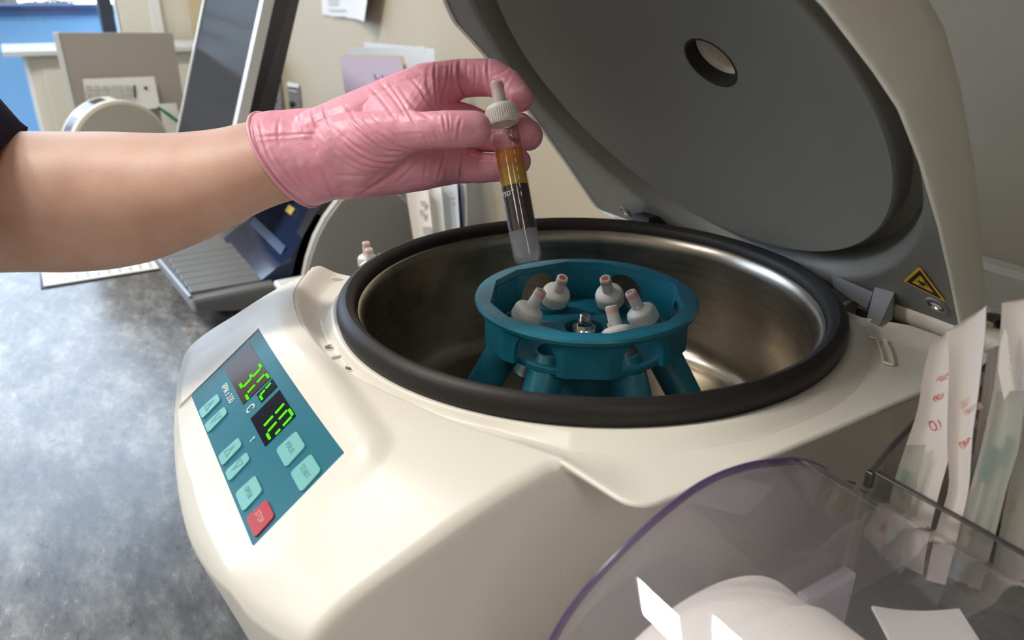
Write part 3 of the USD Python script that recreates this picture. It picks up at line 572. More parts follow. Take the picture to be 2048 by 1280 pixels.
# ================================================================ sample tubes
TL = .0945
def tube_parts(t, full):
    """local space, z up from the tube's rounded foot"""
    t.part('cap', cat([lathe([(.0062, .0720), (.0078, .0720), (.0083, .0728), (.0083, .0800), (.0078, .0812), (.0060, .0824), (.0036, .0830), (.0036, .0790), (.0062, .0790)], 64, True)]
        + [lathe([(0, 0), (.0003, 0), (.0003, .0062), (0, .0062)], 5, M=frame((.00835*math.cos(a), .00835*math.sin(a), .0733), (1, 0, 0), (0, 1, 0), (0, 0, 1))) for a in np.linspace(0, 2*np.pi, 44, endpoint=False)]), CAPW, 40)
    s = t.part('stem', lathe([(.0020, .0810), (.0037, .0810), (.0035, .0830), (.0033, .0925), (.0034, .0938), (.0028, TL), (.0021, TL), (.0018, .0935)], 40, True), STEMP)
    t.part('membrane', lathe([(.0019, .0905), (.00345, .0905), (.00348, .0928), (.0019, .0928)], 32, True), PINKRING, parent=s)
    t.part('stem_bore', lathe([(0, .0925), (0, .0938), (.0018, .0938), (.0018, .0925)], 24), ORANGE if not full else PINKRING, parent=s)
    t.part('side_lug', bx(.0030, .0048, -.0006, .0006, .0830, .0850, .0003), CAPW, parent=s)
    if full:
        t.part('tube_wall', lathe([(.0075, .0740), (.0075, .0165), (.0070, .0165), (.0070, .0740)], 64, True), TUBEPP, 50)
        t.part('tube_foot', cat([lathe([(.0075, .0165), (.0074, .0040), (.0068, .0012), (.0056, 0), (.0046, .0004), (.0052, .0016), (.0062, .0040), (.0066, .0160)], 64, True), lathe([(0, .0130), (.004, .0118), (.0064, .0155), (.0064, .0160), (0, .0150)], 40)]), TUBEFROST, 50)
    else:
        t.part('tube_wall', lathe([(0, 0), (.004, .0005), (.0068, .003), (.0075, .008), (.0075, .0735), (0, .0735)], 40), GREYTUBE)
def tube_matrix(a):
    p, d = taxis(a); M = axis_frame(p+d*TL, -d, hint=(0, 0, 1)); M = M@np.diag([1.06, 1.06, 1.0, 1]); return M
labels = ['white-capped sample tube at the back of the rotor, right of centre', 'white-capped sample tube at the back of the rotor, left of centre', 'white-capped sample tube at the left side of the rotor, tilted to the right', None,
          'sample tube at the front of the rotor, only its pink-ringed stem showing', 'white-capped sample tube at the right side of the rotor, tilted to the left']
first = None
for k, a in enumerate(az_t):
    if k == 3: continue
    M = tube_matrix(a)
    if first is None:
        t = Thing('sample_tube', labels[k], 'tube', M=M, group='tubes in the rotor'); tube_parts(t, False); first = t.path
    else: copy_of(first, M, labels[k], 'tube', 'tubes in the rotor')
# three more stand in a rack behind the centrifuge
rk = Thing('tube_rack', 'small white rack of tubes behind the centrifuge', 'rack', (-.02, .30, 0))
def D(u, v, d): return P(u, v, d)
spots = [(732, 484, .66, 'rear tube standing behind the gasket, highest of the three'), (738, 497, .635, 'middle tube standing behind the gasket, in front of the highest one'), (762, 508, .655, 'lowest tube standing behind the gasket, almost hidden by it')]
tops = [D(u, v, d) for u, v, d, _ in spots]
for tp_, s in zip(tops, spots): copy_of(first, frame(tp_-vec3(0, 0, TL), (1, 0, 0), (0, 1, 0), (0, 0, 1)), s[3], 'tube', 'tubes behind the centrifuge')
xs = [t[0] for t in tops]; yy = [t[1] for t in tops]; zs = min(t[2] for t in tops)-TL
for tp_ in tops: rk.part('holder', lathe([(0, .004), (.0105, .004), (.0105, tp_[2]-.045), (.0082, tp_[2]-.045), (.0082, tp_[2]-TL), (0, tp_[2]-TL)], 24, M=frame((tp_[0], tp_[1], 0), (1, 0, 0), (0, 1, 0), (0, 0, 1))), CAPW)
rk.part('base', bx(min(xs)-.016, max(xs)+.016, min(yy)-.016, max(yy)+.016, 0, .005), CAPW)
# the tube in the hand
B0, T0 = P(1057, 524, .383), P(992.5, 163, .383); ht = unit(T0-B0); tocam = unit(CAM-(B0+T0)/2); xr = unit(np.cross(ht, tocam)*-1)
xr = unit(np.cross(tocam, ht)); xr = xr if xr@RT > 0 else -xr
HM = frame(B0, xr, np.cross(ht, xr), ht); HS = np.linalg.norm(T0-B0)/TL
ht_ = Thing('blood_tube', 'blood collection tube held in the gloved fingers, amber serum over dark blood', 'tube', M=HM@np.diag([HS, HS, HS, 1]))
tube_parts(ht_, True)
ht_.part('serum', lathe([(0, .0492), (.0069, .0492), (.0069, .0584), (0, .0582)], 48), SERUM, 50, label='orange upper serum')
ht_.part('serum', lathe([(0, .0398), (.0069, .0398), (.0069, .0492), (0, .0492)], 48), SERUM2, 50, label='yellow lower serum')
ht_.part('blood', lathe([(0, .0166), (.0069, .0166), (.0069, .0398), (0, .0402)], 48), BLOOD, 50)
nearang = math.atan2((tocam@HM[:3, 1]), (tocam@HM[:3, 0]))   # angle of the camera-facing side
def wrap(mesh, ang0, z0, r=.00752):
    v = mesh.vertices.copy(); a = ang0+v[:, 0]/r; rr = r+v[:, 2]
    return trimesh.Trimesh(np.stack([rr*np.cos(a), rr*np.sin(a), z0+v[:, 1]], 1), mesh.faces)
def dense(m, e=.0006):
    v, f = trimesh.remesh.subdivide_to_size(m.vertices, m.faces, e); return trimesh.Trimesh(v, f)
rgt = 1 if np.cross(HM[:3, 2], np.array([math.cos(nearang), math.sin(nearang), 0])@HM[:3, :3].T) @ RT > 0 else -1
def printed(mesh, px_off, z): # px_off: millimetres to the right of the tube's middle as seen
    m = dense(mesh); m.apply_scale((rgt, 1, 1)) if rgt < 0 else None
    ht_.part('print', wrap(m, nearang+rgt*math.asin(max(-.98, min(.98, px_off/7.52))), z), WHITEP)
def flatbox(w, h): return extr(sbox(-w/2, -h/2, w/2, h/2), .00008)
for k in range(8): printed(flatbox(.00038, .0022), 2.9-.06*k, .0640-k*.00425)
for k in range(20): printed(flatbox(.0006 if k % 5 else .0016, .0004), -6.9, .0605-k*.0013)
printed(flatbox(.0030, .0003), 1.6, .0684)
tx = text('7.5', .0017, .00008); printed(tx, 1.9, .0664)
tx = text('ml', .0013, .00008); printed(tx, 1.9, .0645)
tx = meshkit.text_mesh('Monovette', .0021, .00008); tx.apply_translation((-tx.bounds[1, 0], 0, 0)); printed(tx, -1.5, .0656)
tx = meshkit.text_mesh('SARSTEDT', .0022, .00008, True); tx.apply_translation((-tx.bounds[1, 0], 0, 0)); printed(tx, -.9, .0345)

# ================================================================ the arm and the gloved hand
from scipy.spatial import cKDTree
pe = Thing('person', 'bare forearm in a dark sleeve, pink glove holding a tube over the centrifuge', 'person', P(560, 320, .40))
def sph(u, v, D, r): # r in pixels of the photograph at that depth
    s = trimesh.creation.icosphere(2, r*D/FPX); s.apply_translation(P(u, v, D)); return s.vertices
def hull(*ss): return m3.Manifold.hull_points(np.vstack([sph(*s) for s in ss]).astype(np.float64))
def chain(*ss):
    out = hull(ss[0], ss[1])
    for a, b in zip(ss[1:-1], ss[2:]): out += hull(a, b)
    return out
hand = hull((640, 285, .398, 66), (640, 335, .400, 66), (705, 262, .396, 64), (705, 335, .400, 62), (790, 208, .402, 54), (785, 335, .404, 54))
hand += hull((705, 262, .396, 64), (705, 335, .400, 62), (790, 208, .402, 54), (785, 335, .404, 54), (852, 180, .405, 51), (848, 330, .410, 50))
hand += hull((690, 290, .388, 62), (745, 285, .382, 60), (800, 266, .377, 46), (720, 320, .390, 55))           # thenar pad
hand += hull((800, 266, .377, 44), (850, 190, .402, 46), (770, 240, .390, 50))                                # web to the index
hand += chain((800, 266, .377, 44), (850, 262, .3715, 37), (893, 260, .370, 38), (925, 259, .3705, 37), (949, 258, .3715, 35))   # thumb
hand += chain((852, 180, .405, 52), (918, 158, .413, 38), (952, 156, .411, 36.5), (985, 156, .409, 37), (1018, 172, .402, 32), (1041, 197, .395, 26.5))  # index
hand += chain((865, 245, .409, 50), (925, 246, .419, 40), (960, 262, .416, 41), (1000, 264, .408, 40), (1035, 262, .400, 37), (1055, 271, .393, 31))       # middle
hand += chain((860, 310, .411, 48), (925, 328, .419, 37), (960, 336, .414, 30), (1000, 336, .407, 27), (1036, 323, .399, 26))            # ring
hand += chain((850, 335, .416, 44), (905, 338, .428, 30), (950, 340, .427, 26), (985, 338, .422, 24))                                     # little, behind the ring finger
# cuff
def cring(cx, cy, cD, a, b, n=72):
    """an oval in pixel-depth terms: half axes a and b as (du, dv, dD)"""
    t = np.linspace(0, 2*np.pi, n, endpoint=False)
    return np.array([P(cx+a[0]*math.cos(q)+b[0]*math.sin(q), cy+a[1]*math.cos(q)+b[1]*math.sin(q), cD+a[2]*math.cos(q)+b[2]*math.sin(q)) for q in t])
crs = [cring(690, 300, .400, (2, 88, 0), (-2, 0, -.020)), cring(655, 306, .401, (18, 92, 0), (-8, 0, -.021)), cring(620, 312, .402, (32, 94, 0), (-24, 0, -.0225)), cring(590, 316, .403, (44, 95, 0), (-40, -2, -.0240)), cring(570, 319, .404, (52, 93, 0), (-52, -4, -.0245))]
hand += man(loft(crs))
hand = hand.refine_to_length(.0012)
hm = tm(hand); hm.merge_vertices()
trimesh.smoothing.filter_taubin(hm, lamb=.5, nu=.53, iterations=14)
hm = tm(man(hm).refine_to_length(.0009))
hm.merge_vertices()
trimesh.smoothing.filter_laplacian(hm, lamb=.4, iterations=2)
soft = hm.copy(); trimesh.smoothing.filter_taubin(soft, lamb=.5, nu=.502, iterations=170)
d0_ = np.asarray(hm.vertices)-CAM; u0_ = 1024+FPX*(d0_@RT)/(d0_@FW); v0_ = 640-FPX*(d0_@UP)/(d0_@FW)
wq = np.clip((842-u0_)/70, 0, 1)*np.clip((u0_-575)/40, 0, 1); wq = (wq*wq*(3-2*wq))[:, None]
hm = trimesh.Trimesh(np.asarray(hm.vertices)*(1-wq)+np.asarray(soft.vertices)*wq, hm.faces, process=False)
# wrinkles: surveyed fold lines on the camera side, as narrow grooves with a raised side
FOLDS = [([(760, 166), (776, 183), (797, 210), (815, 237)], .45, 4), ([(779, 169), (804, 204), (821, 232), (836, 256)], .6, 3.5), ([(818, 154), (839, 176), (854, 200), (880, 226)], .55, 4), ([(800, 175), (830, 215), (862, 238)], .4, 5),
 ([(871, 128), (869, 150), (871, 180), (874, 214)], .8, 3), ([(898, 126), (896, 150), (893, 168), (879, 210)], .55, 3.5), ([(906, 124), (904, 145), (901, 165)], .3, 3), ([(920, 122), (917, 145), (920, 168), (926, 185), (935, 195)], .9, 3.5),
 ([(950, 122), (951, 150), (947, 180)], .25, 3), ([(977, 118), (975, 140), (978, 165), (984, 182)], .7, 3), ([(984, 150), (1000, 146), (1018, 135)], .4, 3.5), ([(1003, 187), (1012, 165), (1024, 150)], .35, 4), ([(1030, 180), (1046, 170), (1056, 168)], .2, 3),
 ([(667, 254), (690, 276), (714, 294), (767, 315), (818, 307)], .6, 3.5), ([(696, 244), (715, 262), (739, 280), (782, 303), (818, 303)], .7, 3), ([(681, 272), (700, 298), (724, 316), (775, 328), (814, 317)], .6, 3.5), ([(728, 240), (760, 270), (800, 295), (830, 300)], .5, 3),
 ([(664, 282), (690, 312), (728, 332), (780, 338)], .5, 4), ([(660, 300), (690, 328), (740, 345)], .35, 4), ([(740, 228), (775, 262), (815, 288)], .35, 3), ([(700, 232), (729, 257), (748, 278)], .4, 3),
 ([(886, 229), (889, 250), (894, 268)], .5, 3), ([(896, 229), (899, 248), (898, 268)], .5, 3), ([(906, 231), (906, 250), (902, 272)], .5, 3), ([(922, 240), (917, 258), (916, 284)], .6, 3.5), ([(935, 265), (945, 270), (952, 262)], .3, 4), ([(930, 285), (948, 290), (966, 282)], .3, 4),
 ([(838, 262), (850, 275), (858, 298)], .3, 3), ([(850, 245), (868, 262), (878, 290)], .35, 3),
 ([(818, 326), (795, 342), (760, 366), (714, 392)], .7, 4.5), ([(840, 318), (815, 345), (790, 370)], .35, 4), ([(890, 305), (884, 330), (875, 362)], .7, 3.5), ([(862, 308), (852, 335), (848, 372)], .3, 4), ([(927, 312), (922, 330), (920, 362)], .9, 3), ([(955, 318), (952, 335)], .3, 3), ([(938, 290), (938, 308), (960, 316), (992, 318)], .6, 3),
 ([(510, 276), (560, 271), (632, 268)], .45, 3.5), ([(507, 250), (511, 276), (522, 310), (545, 350), (578, 386), (612, 404)], .8, 3.5), ([(518, 238), (524, 268), (538, 310), (562, 348), (596, 384), (626, 398)], .45, 3.5), ([(650, 345), (690, 352), (735, 352)], .35, 4), ([(735, 170), (760, 196), (790, 236)], .35, 4), ([(690, 212), (705, 228), (716, 246)], .3, 4), ([(912, 232), (911, 250), (908, 270)], .4, 3), ([(856, 140), (854, 165), (860, 190)], .35, 4), ([(935, 122), (934, 145), (938, 170)], .3, 3), ([(560, 235), (556, 262), (560, 290)], .3, 4), ([(600, 226), (604, 250), (618, 276)], .35, 4), ([(625, 222), (632, 250), (650, 280)], .4, 4), ([(648, 214), (655, 240), (672, 268)], .35, 4), ([(575, 300), (592, 320), (600, 345)], .3, 6), ([(640, 330), (655, 360), (668, 392)], .3, 6), ([(600, 360), (618, 375), (640, 388)], .3, 5), ([(545, 300), (570, 340), (600, 375), (625, 395)], .45, 5),
 ([(1040, 285), (1046, 270), (1044, 255)], .25, 3), ([(1062, 296), (1068, 280), (1080, 268)], .3, 4), ([(1042, 215), (1052, 205), (1062, 203)], .25, 3)]
V = np.asarray(hm.vertices); Nn = np.array(hm.vertex_normals); dd = V-CAM; zz = dd@FW
uv = np.stack([1024+FPX*(dd@RT)/zz, 640-FPX*(dd@UP)/zz], 1)
facing = np.clip(-(Nn*(dd/np.linalg.norm(dd, axis=1, keepdims=True))).sum(1)*4, 0, 1)*(zz < .418)
disp = np.zeros(len(V))
for pts_, amp, wd in FOLDS:
    p = np.array(pts_, float); t = np.r_[0, np.cumsum(np.hypot(*np.diff(p, axis=0).T))]
    q = np.linspace(0, t[-1], max(int(t[-1]/1.5), 8)); c = np.stack([PCH(t, p[:, 0])(q), PCH(t, p[:, 1])(q)], 1)
    tg = np.gradient(c, axis=0); tg /= np.linalg.norm(tg, axis=1, keepdims=True); nr = np.stack([-tg[:, 1], tg[:, 0]], 1)
    d, i = cKDTree(c).query(uv, distance_upper_bound=wd*4); ok = np.isfinite(d); i = np.where(ok, i, 0)
    s = ((uv-c[i])*nr[i]).sum(1); s = np.sign(s)*np.where(ok, d, 1e3)
    end = np.sin(np.pi*np.clip(i/(len(q)-1), .03, .97))**.6
    disp += np.where(ok, amp*1e-3*end*(-np.exp(-(s/wd*1.5)**2)+.75*np.exp(-((s-1.7*wd)/wd)**2)+.35*np.exp(-((s+1.9*wd)/wd)**2)), 0)
ww = meshkit.fbm(V*np.array([160, 160, 160]), 3, 3)-.5
disp = disp*facing*1.15+ww*.0007
V = V+Nn*disp[:, None]
hm = trimesh.Trimesh(V, hm.faces, process=False)
pg = pe.part('glove', hm, GLOVE, 80, label='pink nitrile glove')
pe.part('cuff_bead', tube(np.vstack([crs[-1], crs[-1][:2]]), .0011, 8), GLOVE, 60, parent=pg)
# forearm
AR = [(-260, 420, 158, .425), (-120, 408, 150, .423), (-40, 404, 143.5, .422), (0, 403.5, 142, .421), (60, 403.5, 141, .420), (120, 404, 141, .419), (200, 402, 139, .417), (300, 396, 130, .414), (400, 376, 117, .411), (480, 350, 108, .408), (530, 334, 99, .406), (580, 321, 90, .405), (640, 310, 80, .403), (690, 300, 60, .402)]
us = np.linspace(-260, 690, 70); A_ = np.array(AR, float); iv = [PCH(A_[:, 0], A_[:, k])(us) for k in (1, 2, 3)]
rg = []
for u, c, hh, Dp in zip(us, *iv):
    sl_ = -.30 if u > 300 else -.0
    t = np.linspace(0, 2*np.pi, 64, endpoint=False); tilt = np.interp(u, [200, 480, 560], [0, .22, .3])
    k = .86
    rg.append([P(u+hh*tilt*math.sin(q), c-hh*math.sin(q)*1.0, Dp-hh*k*Dp/FPX*math.cos(q)*(1+.06*math.sin(q))) for q in t])
arm = loft(rg)
pe.part('arm', arm, SKIN, 60, label='bare forearm and wrist')
# sleeve: short navy sleeve ending above the elbow
sr_ = [cring(-78, 412, .420, (120, -152, .0), (-60, 46, -.070)), cring(-100, 392, .421, (128, -162, .0), (-64, -44, -.074)), cring(-200, 300, .426, (150, -160, 0), (-60, -60, -.078)), cring(-420, 90, .435, (160, -170, 0), (-60, -60, -.085))]
si = [r_ + (r_.mean(0)-r_)*.03 for r_ in (sr_[0], sr_[1])]
pe.part('sleeve', loft([si[1], si[0], sr_[0], sr_[1], sr_[2], sr_[3]]), NAVY, 50, label='dark navy short sleeve')

# ================================================================ acrylic boxes on the right
YA = -.182
def arcpt(u, v): q = aty(u, v, YA); return (q[0], q[2])
A0 = [arcpt(u, v) for u, v in ((1100, 1280), (1130, 1228), (1170, 1175), (1210, 1130), (1250, 1089), (1290, 1052), (1345, 1005), (1400, 965), (1440, 945), (1480, 931), (1515, 923), (1545, 920))]
A0 = [(A0[0][0]-.016, A0[0][1]-.045), (A0[0][0]-.009, A0[0][1]-.020)]+A0
xe, ze = A0[-1]
A0 += [(xe+.014, ze-.004), (xe+.030, ze-.013), (xe+.044, ze-.024), (.008, .172)]
tarr = np.r_[0, np.cumsum(np.hypot(*np.diff(np.array(A0), axis=0).T))]; qq = np.linspace(0, tarr[-1], 60)
arc_ = np.stack([PCH(tarr, np.array(A0)[:, 0])(qq), PCH(tarr, np.array(A0)[:, 1])(qq)], 1)
xf = arc_[0, 0]
def yplate(pts_, y0, y1): # polygon in x,z extruded along y
    g_ = extr(Polygon(pts_), abs(y1-y0)); v = g_.vertices
    return trimesh.Trimesh(np.stack([v[:, 0], max(y0, y1)-v[:, 2], v[:, 1]], 1), g_.faces)
ab = Thing('acrylic_dispenser', 'clear acrylic dispenser box with a curved violet-edged lid, holding tissues', 'dispenser', (-.08, -.30, 0))
side = list(map(tuple, arc_))+[(.008, .004), (xf-.004, .004)]
ab.part('side_panel', yplate(side, YA, YA-.0028), ACRYL)
YB = -.46
ab.part('side_panel', yplate(side, YB, YB+.0028), ACRYL)
off = np.gradient(arc_, axis=0); off /= np.linalg.norm(off, axis=1, keepdims=True); nrm_ = np.stack([-off[:, 1], off[:, 0]], 1)
inn = arc_-nrm_*.0026
def strip(a_, b_, y0, y1): return yplate(list(map(tuple, a_))+list(map(tuple, b_[::-1])), y0, y1)
ab.part('curved_lid', strip(arc_, inn, YA-.0028, YB+.0028), ACRYL, label='curved clear lid')
ab.part('front_panel', bx(xf-.004, xf-.001, YB+.003, YA-.003, .004, arc_[0, 1], .0006), ACRYL)
ab.part('base_panel', bx(xf-.004, .008, YB, YA, .0005, .0040, .0006), ACRYL2)
ab.part('violet_edge', strip(arc_+nrm_*.0003, inn, YA+.0003, YA-.0007), VIOLET, label='violet cut edge of the side panel')
# back box for the swab packs
bb = Thing('acrylic_tray', 'open clear acrylic tray with dark cut edges, full of swab packs', 'tray', (.06, -.30, 0))
XF, XB, HF = .0165, .110, .1755
wl = [(XF, .004), (XF, HF), (XF+.012, HF+.0095), (XF+.028, HF+.0185), (XF+.05, HF+.026), (XB, HF+.036), (XB, .004)]
bb.part('wall_left', yplate(wl, YA, YA-.0030), ACRYL2)
bb.part('wall_left_edge', tube([vec3(x, YA-.0015, z) for x, z in wl[1:6]], .0013, 4), SMOKE, 20)
bb.part('corner_edge', bx(XF-.0014, XF+.0016, YA-.0028, YA+.0004, HF-.008, HF, .0004), SMOKE)
bb.part('wall_front', bx(XF, XF+.0028, YB, YA-.003, .004, HF, .0005), ACRYL2)
bb.part('front_edge', bx(XF-.0001, XF+.0028, YB, YA-.003, HF-.0002, HF+.0006, .0002), SMOKE)
bb.part('wall_back', bx(XB-.003, XB, YB, YA-.003, .004, HF+.03, .0005), ACRYL2)
bb.part('base_panel', bx(XF, XB, YB, YA, .0005, .004, .0005), ACRYL2)
# peel pouches with swabs
def pouch(lab, outline_l, outline_r, x0, lean=.0, film=(), prints=(), tips=(), serr=False):
    t = Thing('swab_pack', lab, 'swab pack', atx(*outline_l[-1], x0), group='swab packs in the clear tray')
    n_ = 26
    def cur(o):
        o = np.array(o, float); s_ = np.r_[0, np.cumsum(np.hypot(*np.diff(o, axis=0).T))]; q_ = np.linspace(0, s_[-1], n_)
        return np.stack([PCH(s_, o[:, 0])(q_), PCH(s_, o[:, 1])(q_)], 1)
    L_, R_ = cur(outline_l), cur(outline_r)
    def pt(i, s_, o=0.):
        f_ = i/(n_-1); a_, b_ = [np.array([np.interp(i, range(n_), c_[:, k]) for k in (0, 1)]) for c_ in (L_, R_)]; q_ = a_*(1-s_)+b_*s_
        return atx(q_[0], q_[1], x0+.004*math.sin(3.1*s_)*math.sin(2.6*f_+.6)-lean*(1-f_)+o)
    def lay(s0, s1, i0, i1, o, th):
        ss = np.linspace(s0, s1, 9); rows = range(i0, i1)
        F_ = np.array([[pt(i, s_, o) for s_ in ss] for i in rows]); B_ = F_+vec3(th, 0, 0)
        return loft(np.concatenate([F_, B_[:, ::-1]], 1))
    t.part('paper', lay(0, 1, 0, n_, 0, .0004), POUCHP, 50)
    if film: t.part('film', lay(film[0], film[1], film[2], n_, -.0046, .0003), POUCHF, 50)
    for s_, i_, ln, mt in tips:
        t.part('swab', tube([pt(i, s_, -.0013) for i in np.linspace(i_, n_-1, 8)], .0009, 8), PAPER if mt is None else mt, 50)
        t.part('swab_tip', tube([pt(i_+k*ln/6, s_, -.0016) for k in range(4)], .0013, 10), GREENINK)
    for s_, i_, txt, h_, mt in prints:
        m_ = text(txt, h_, .0001); o_ = pt(i_, s_, -.0005)
        ex = unit(pt(i_, min(1, s_+.25), -.0005)-pt(i_, max(0, s_-.25), -.0005)); ez = vec3(-1, 0, 0); ez = unit(ez-ex*(ez@ex)); ey = np.cross(ez, ex)
        t.part('print', X(dense(m_, .003), frame(o_, -ex, -ey, ez)), mt, 20)
    return t
pouch('leftmost swab pack, paper with upside-down red lettering and a green tip low down', [(1862, 690), (1847, 745), (1836, 815), (1812, 890), (1788, 965), (1772, 1040), (1760, 1110)], [(1922, 642), (1912, 740), (1898, 820), (1898, 900), (1880, 980), (1860, 1060), (1845, 1150)], .0260, 0, (0, .45, 12), [(.62, 7, 'TYOMC', .0022, REDINK), (.62, 5, 'S701+', .0018, REDINK), (.66, 10, 'TO', .0042, REDINK)], [(.18, 15, 5, None)])
pouch('second swab pack from the left, peaked top with a short red line', [(1892, 664), (1898, 720), (1896, 790), (1894, 880), (1898, 960), (1872, 1060), (1852, 1160)], [(1972, 612), (1970, 668), (1964, 720), (1956, 790), (1944, 880), (1938, 970), (1918, 1060), (1890, 1170)], .0225, 0, (), [(.80, 9, 'RELEMENT', .0022, PINKINK), (.55, 8, 'MEDICAL', .0022, PINKINK), (.7, 12, 'SNOL', .0030, REDINK)], [])
pouch('third swab pack, mostly hidden, its pink print facing left', [(1975, 700), (1968, 760), (1958, 830), (1946, 920), (1925, 1010), (1905, 1080), (1890, 1150)], [(2000, 690), (2003, 760), (1996, 830), (1984, 920), (1962, 1010), (1940, 1080), (1920, 1150)], .0300, 0, (), [(.45, 8, 'RRRR', .0060, PINKINK), (.45, 12, 'RRRR', .0050, PINKINK)], [])
pouch('fourth swab pack, wide film front with a saw-toothed top edge and green tips', [(2004, 606), (1998, 690), (1988, 770), (1970, 860), (1945, 960), (1915, 1060), (1890, 1150)], [(2080, 592), (2070, 700), (2050, 790), (2040, 880), (2012, 980), (1985, 1090), (1960, 1180)], .0240, 0, (.12, 1, 8), [], [(.35, 13, 6, None), (.72, 12, 5, None)])
saw = [(2010, 655)]+[p_ for k in range(11) for p_ in ((2014+k*.7, 668+k*10), (2018+k*1.0-(k % 2)*1.0, 672+k*10))]+[(2008, 800), (1996, 740), (2000, 690)]
single('pack_flap', (lambda g_: trimesh.Trimesh(np.vstack([[atx(u, v, .0200+w_*.0004) for u, v in zip(g_.vertices[:, 0], g_.vertices[:, 1])] for w_ in (0,)]) if False else np.array([atx(u, v, .0205+z_*.0004) for u, v, z_ in g_.vertices]), g_.faces))(extr(Polygon(saw).buffer(0), 1.0)), POUCHP, 'torn paper flap with saw-toothed edge leaning on the fourth swab pack', 'paper flap', smooth=False or 20)
pouch('rightmost swab pack, cut by the picture edge, red ring printed on it', [(2060, 610), (2052, 740), (2044, 850), (2020, 960), (2000, 1060), (1980, 1160)], [(2160, 610), (2150, 740), (2140, 850), (2120, 960), (2090, 1060), (2070, 1160)], .0285, 0, (.0, .5, 10), [(.06, 12, 'O', .008, REDINK), (.06, 18, 'R', .006, REDINK)], [])
# tissues and boxes in the dispenser
tis = Thing('tissue_stack', 'stack of folded white tissues under the curved clear lid', 'tissues', (-.07, -.27, .004))
def arcblock(cx, cz, r0, y0, y1, a0, a1, sx, n_=40):
    a = np.linspace(a0, a1, n_); pr = [(cx+sx*r0*math.cos(q_), cz+r0*math.sin(q_)) for q_ in a]
    return yplate([(pr[0][0], .0045)]+pr+[(pr[-1][0], .0045)], y0, y1)
def tisblock(y0, y1, r_, dx=0.):
    a = np.linspace(math.pi, math.radians(24), 36); pr = [(-.092+dx+r_*math.cos(q_), .109+r_*math.sin(q_)) for q_ in a]
    pr += [(pr[-1][0]+.010, pr[-1][1]-.012), (.0035, .1000), (.0045, .0045)]
    return yplate([(pr[0][0], .0045)]+pr, y0, y1)
for k, (y0, y1, r_) in enumerate(((-.1945, -.2135, .0632), (-.2146, -.2600, .0655), (-.2612, -.3300, .0662), (-.3310, -.44, .065))): tis.part('tissue_fold', tisblock(y0, y1, r_, .0), TISSUE, 40)
lav = plain('lavender_card', (.60, .58, .68), .6)
single('lavender_box', bx(-.026, .0065, -.1935, -.1865, .0045, .1335, .002), lav, 'pale lavender card box standing between the tissues and the clear tray', 'box')
single('folded_sheet', sheet([atz(1742, 1216, .1475), atz(1916, 1221, .140), atz(1995, 1345, .140), atz(1810, 1345, .1475)], 6, 6, lambda s, t: .002*np.sin(3.1*s), .0012), PAPER, 'stiff white folded sheet lying on the tissues at the right', 'sheet')

# ================================================================ background on the worktop
# paper mat
mt_ = single('paper_mat', sheet([vec3(-.318, 1.05, .0022), vec3(-.168, 1.05, .0022), vec3(-.160, .799, .0022), vec3(-.310, .800, .0022)], 6, 6, None, .0005), PAPER, 'white printed sheet on a black mat lying on the worktop under the forearm', 'paper')
single('desk_mat', bx(-.314, -.156, .795, 1.055, 0, .0015, .0005), BLACK, 'black mat under the white printed sheet on the worktop', 'mat')
pl = Thing('sheet_print', 'rows of small grey print on the white sheet under the forearm', 'print', (-.24, .84, .0023))
for k in range(9): pl.part('print_mark', bx(-.285+k*.0135, -.281+k*.0135, .808, .826+.008*(k % 3), .0022, .0029, .0001), GREYINK)
# analyser with its tray
an = Thing('analyser', 'grey analyser with a blue tinted cover behind the centrifuge', 'analyser', (.04, .60, 0))
sidepts = [(-.060, .052), (-.048, .080), (-.022, .118), (.010, .1385), (.030, .1420), (.090, .1360), (.108, .125), (.125, .085), (.134, .030), (.135, .0), (-.060, .0)]
s_ = Polygon([(aty(u, v, .52)[0], aty(u, v, .52)[2]) for u, v in ((610, 575), (622, 520), (636, 478), (656, 440), (684, 402), (712, 385), (790, 386), (812, 405), (828, 440), (842, 490), (852, 560), (856, 640), (610, 640))]).buffer(-.004).buffer(.004).intersection(sbox(-1, .014, 1, 1))
zmin = min(p[1] for p in s_.exterior.coords)
def side_at(pg, y0, y1): return yplate(list(pg.exterior.coords)[:-1], y0, y1)
an.part('side_panel', side_at(s_, .520, .532), DEVGREY)
an.part('side_rim', side_at(s_.buffer(.0032), .524, .545), MONWHITE, label='pale rim round the side panel')
an.part('body', side_at(s_.buffer(.001), .545, .615), DEVGREY)
an.part('cover_edge', side_at(affinity.translate(s_.buffer(.004), -.010, .0), .535, .560), BLACK)
cv = [aty(528, 568, .52), aty(604, 582, .52), aty(648, 462, .52), aty(690, 398, .52)]
fx = lambda y: 0
pts2 = [(-.085, .048), (-.038, .040), (-.018, .075), (.005, .118), (-.004, .122), (-.040, .075)]
an.part('blue_cover', yplate(pts2, .535, .74), BLUEGLASS, label='blue tinted clear cover')
an.part('cover_stripe', yplate([(-.0495, .0655), (-.0385, .0795), (-.0395, .0803), (-.0505, .0663)], .56, .72), plain('cover_blue_stripe', (.012, .040, .13), .4))
an.part('yellow_label', yplate([(-.0180, .1065), (-.0120, .1140), (-.0132, .1152), (-.0192, .1077)], .60, .625), plain('label_yellow', (.60, .45, .12), .5))
an.part('base_unit', bx(-.064, .13, .525, .615, .012, .050, .004), BLACK)
for sx in (-.05, .11):
    for sy in (.54, .60): an.part('foot', bx(sx-.01, sx+.01, sy-.01, sy+.01, 0, .013, .002), RUBBER)
tr = Thing('feeder_tray', 'ribbed grey feeder tray standing out of the analyser', 'tray', (-.13, .60, .03))
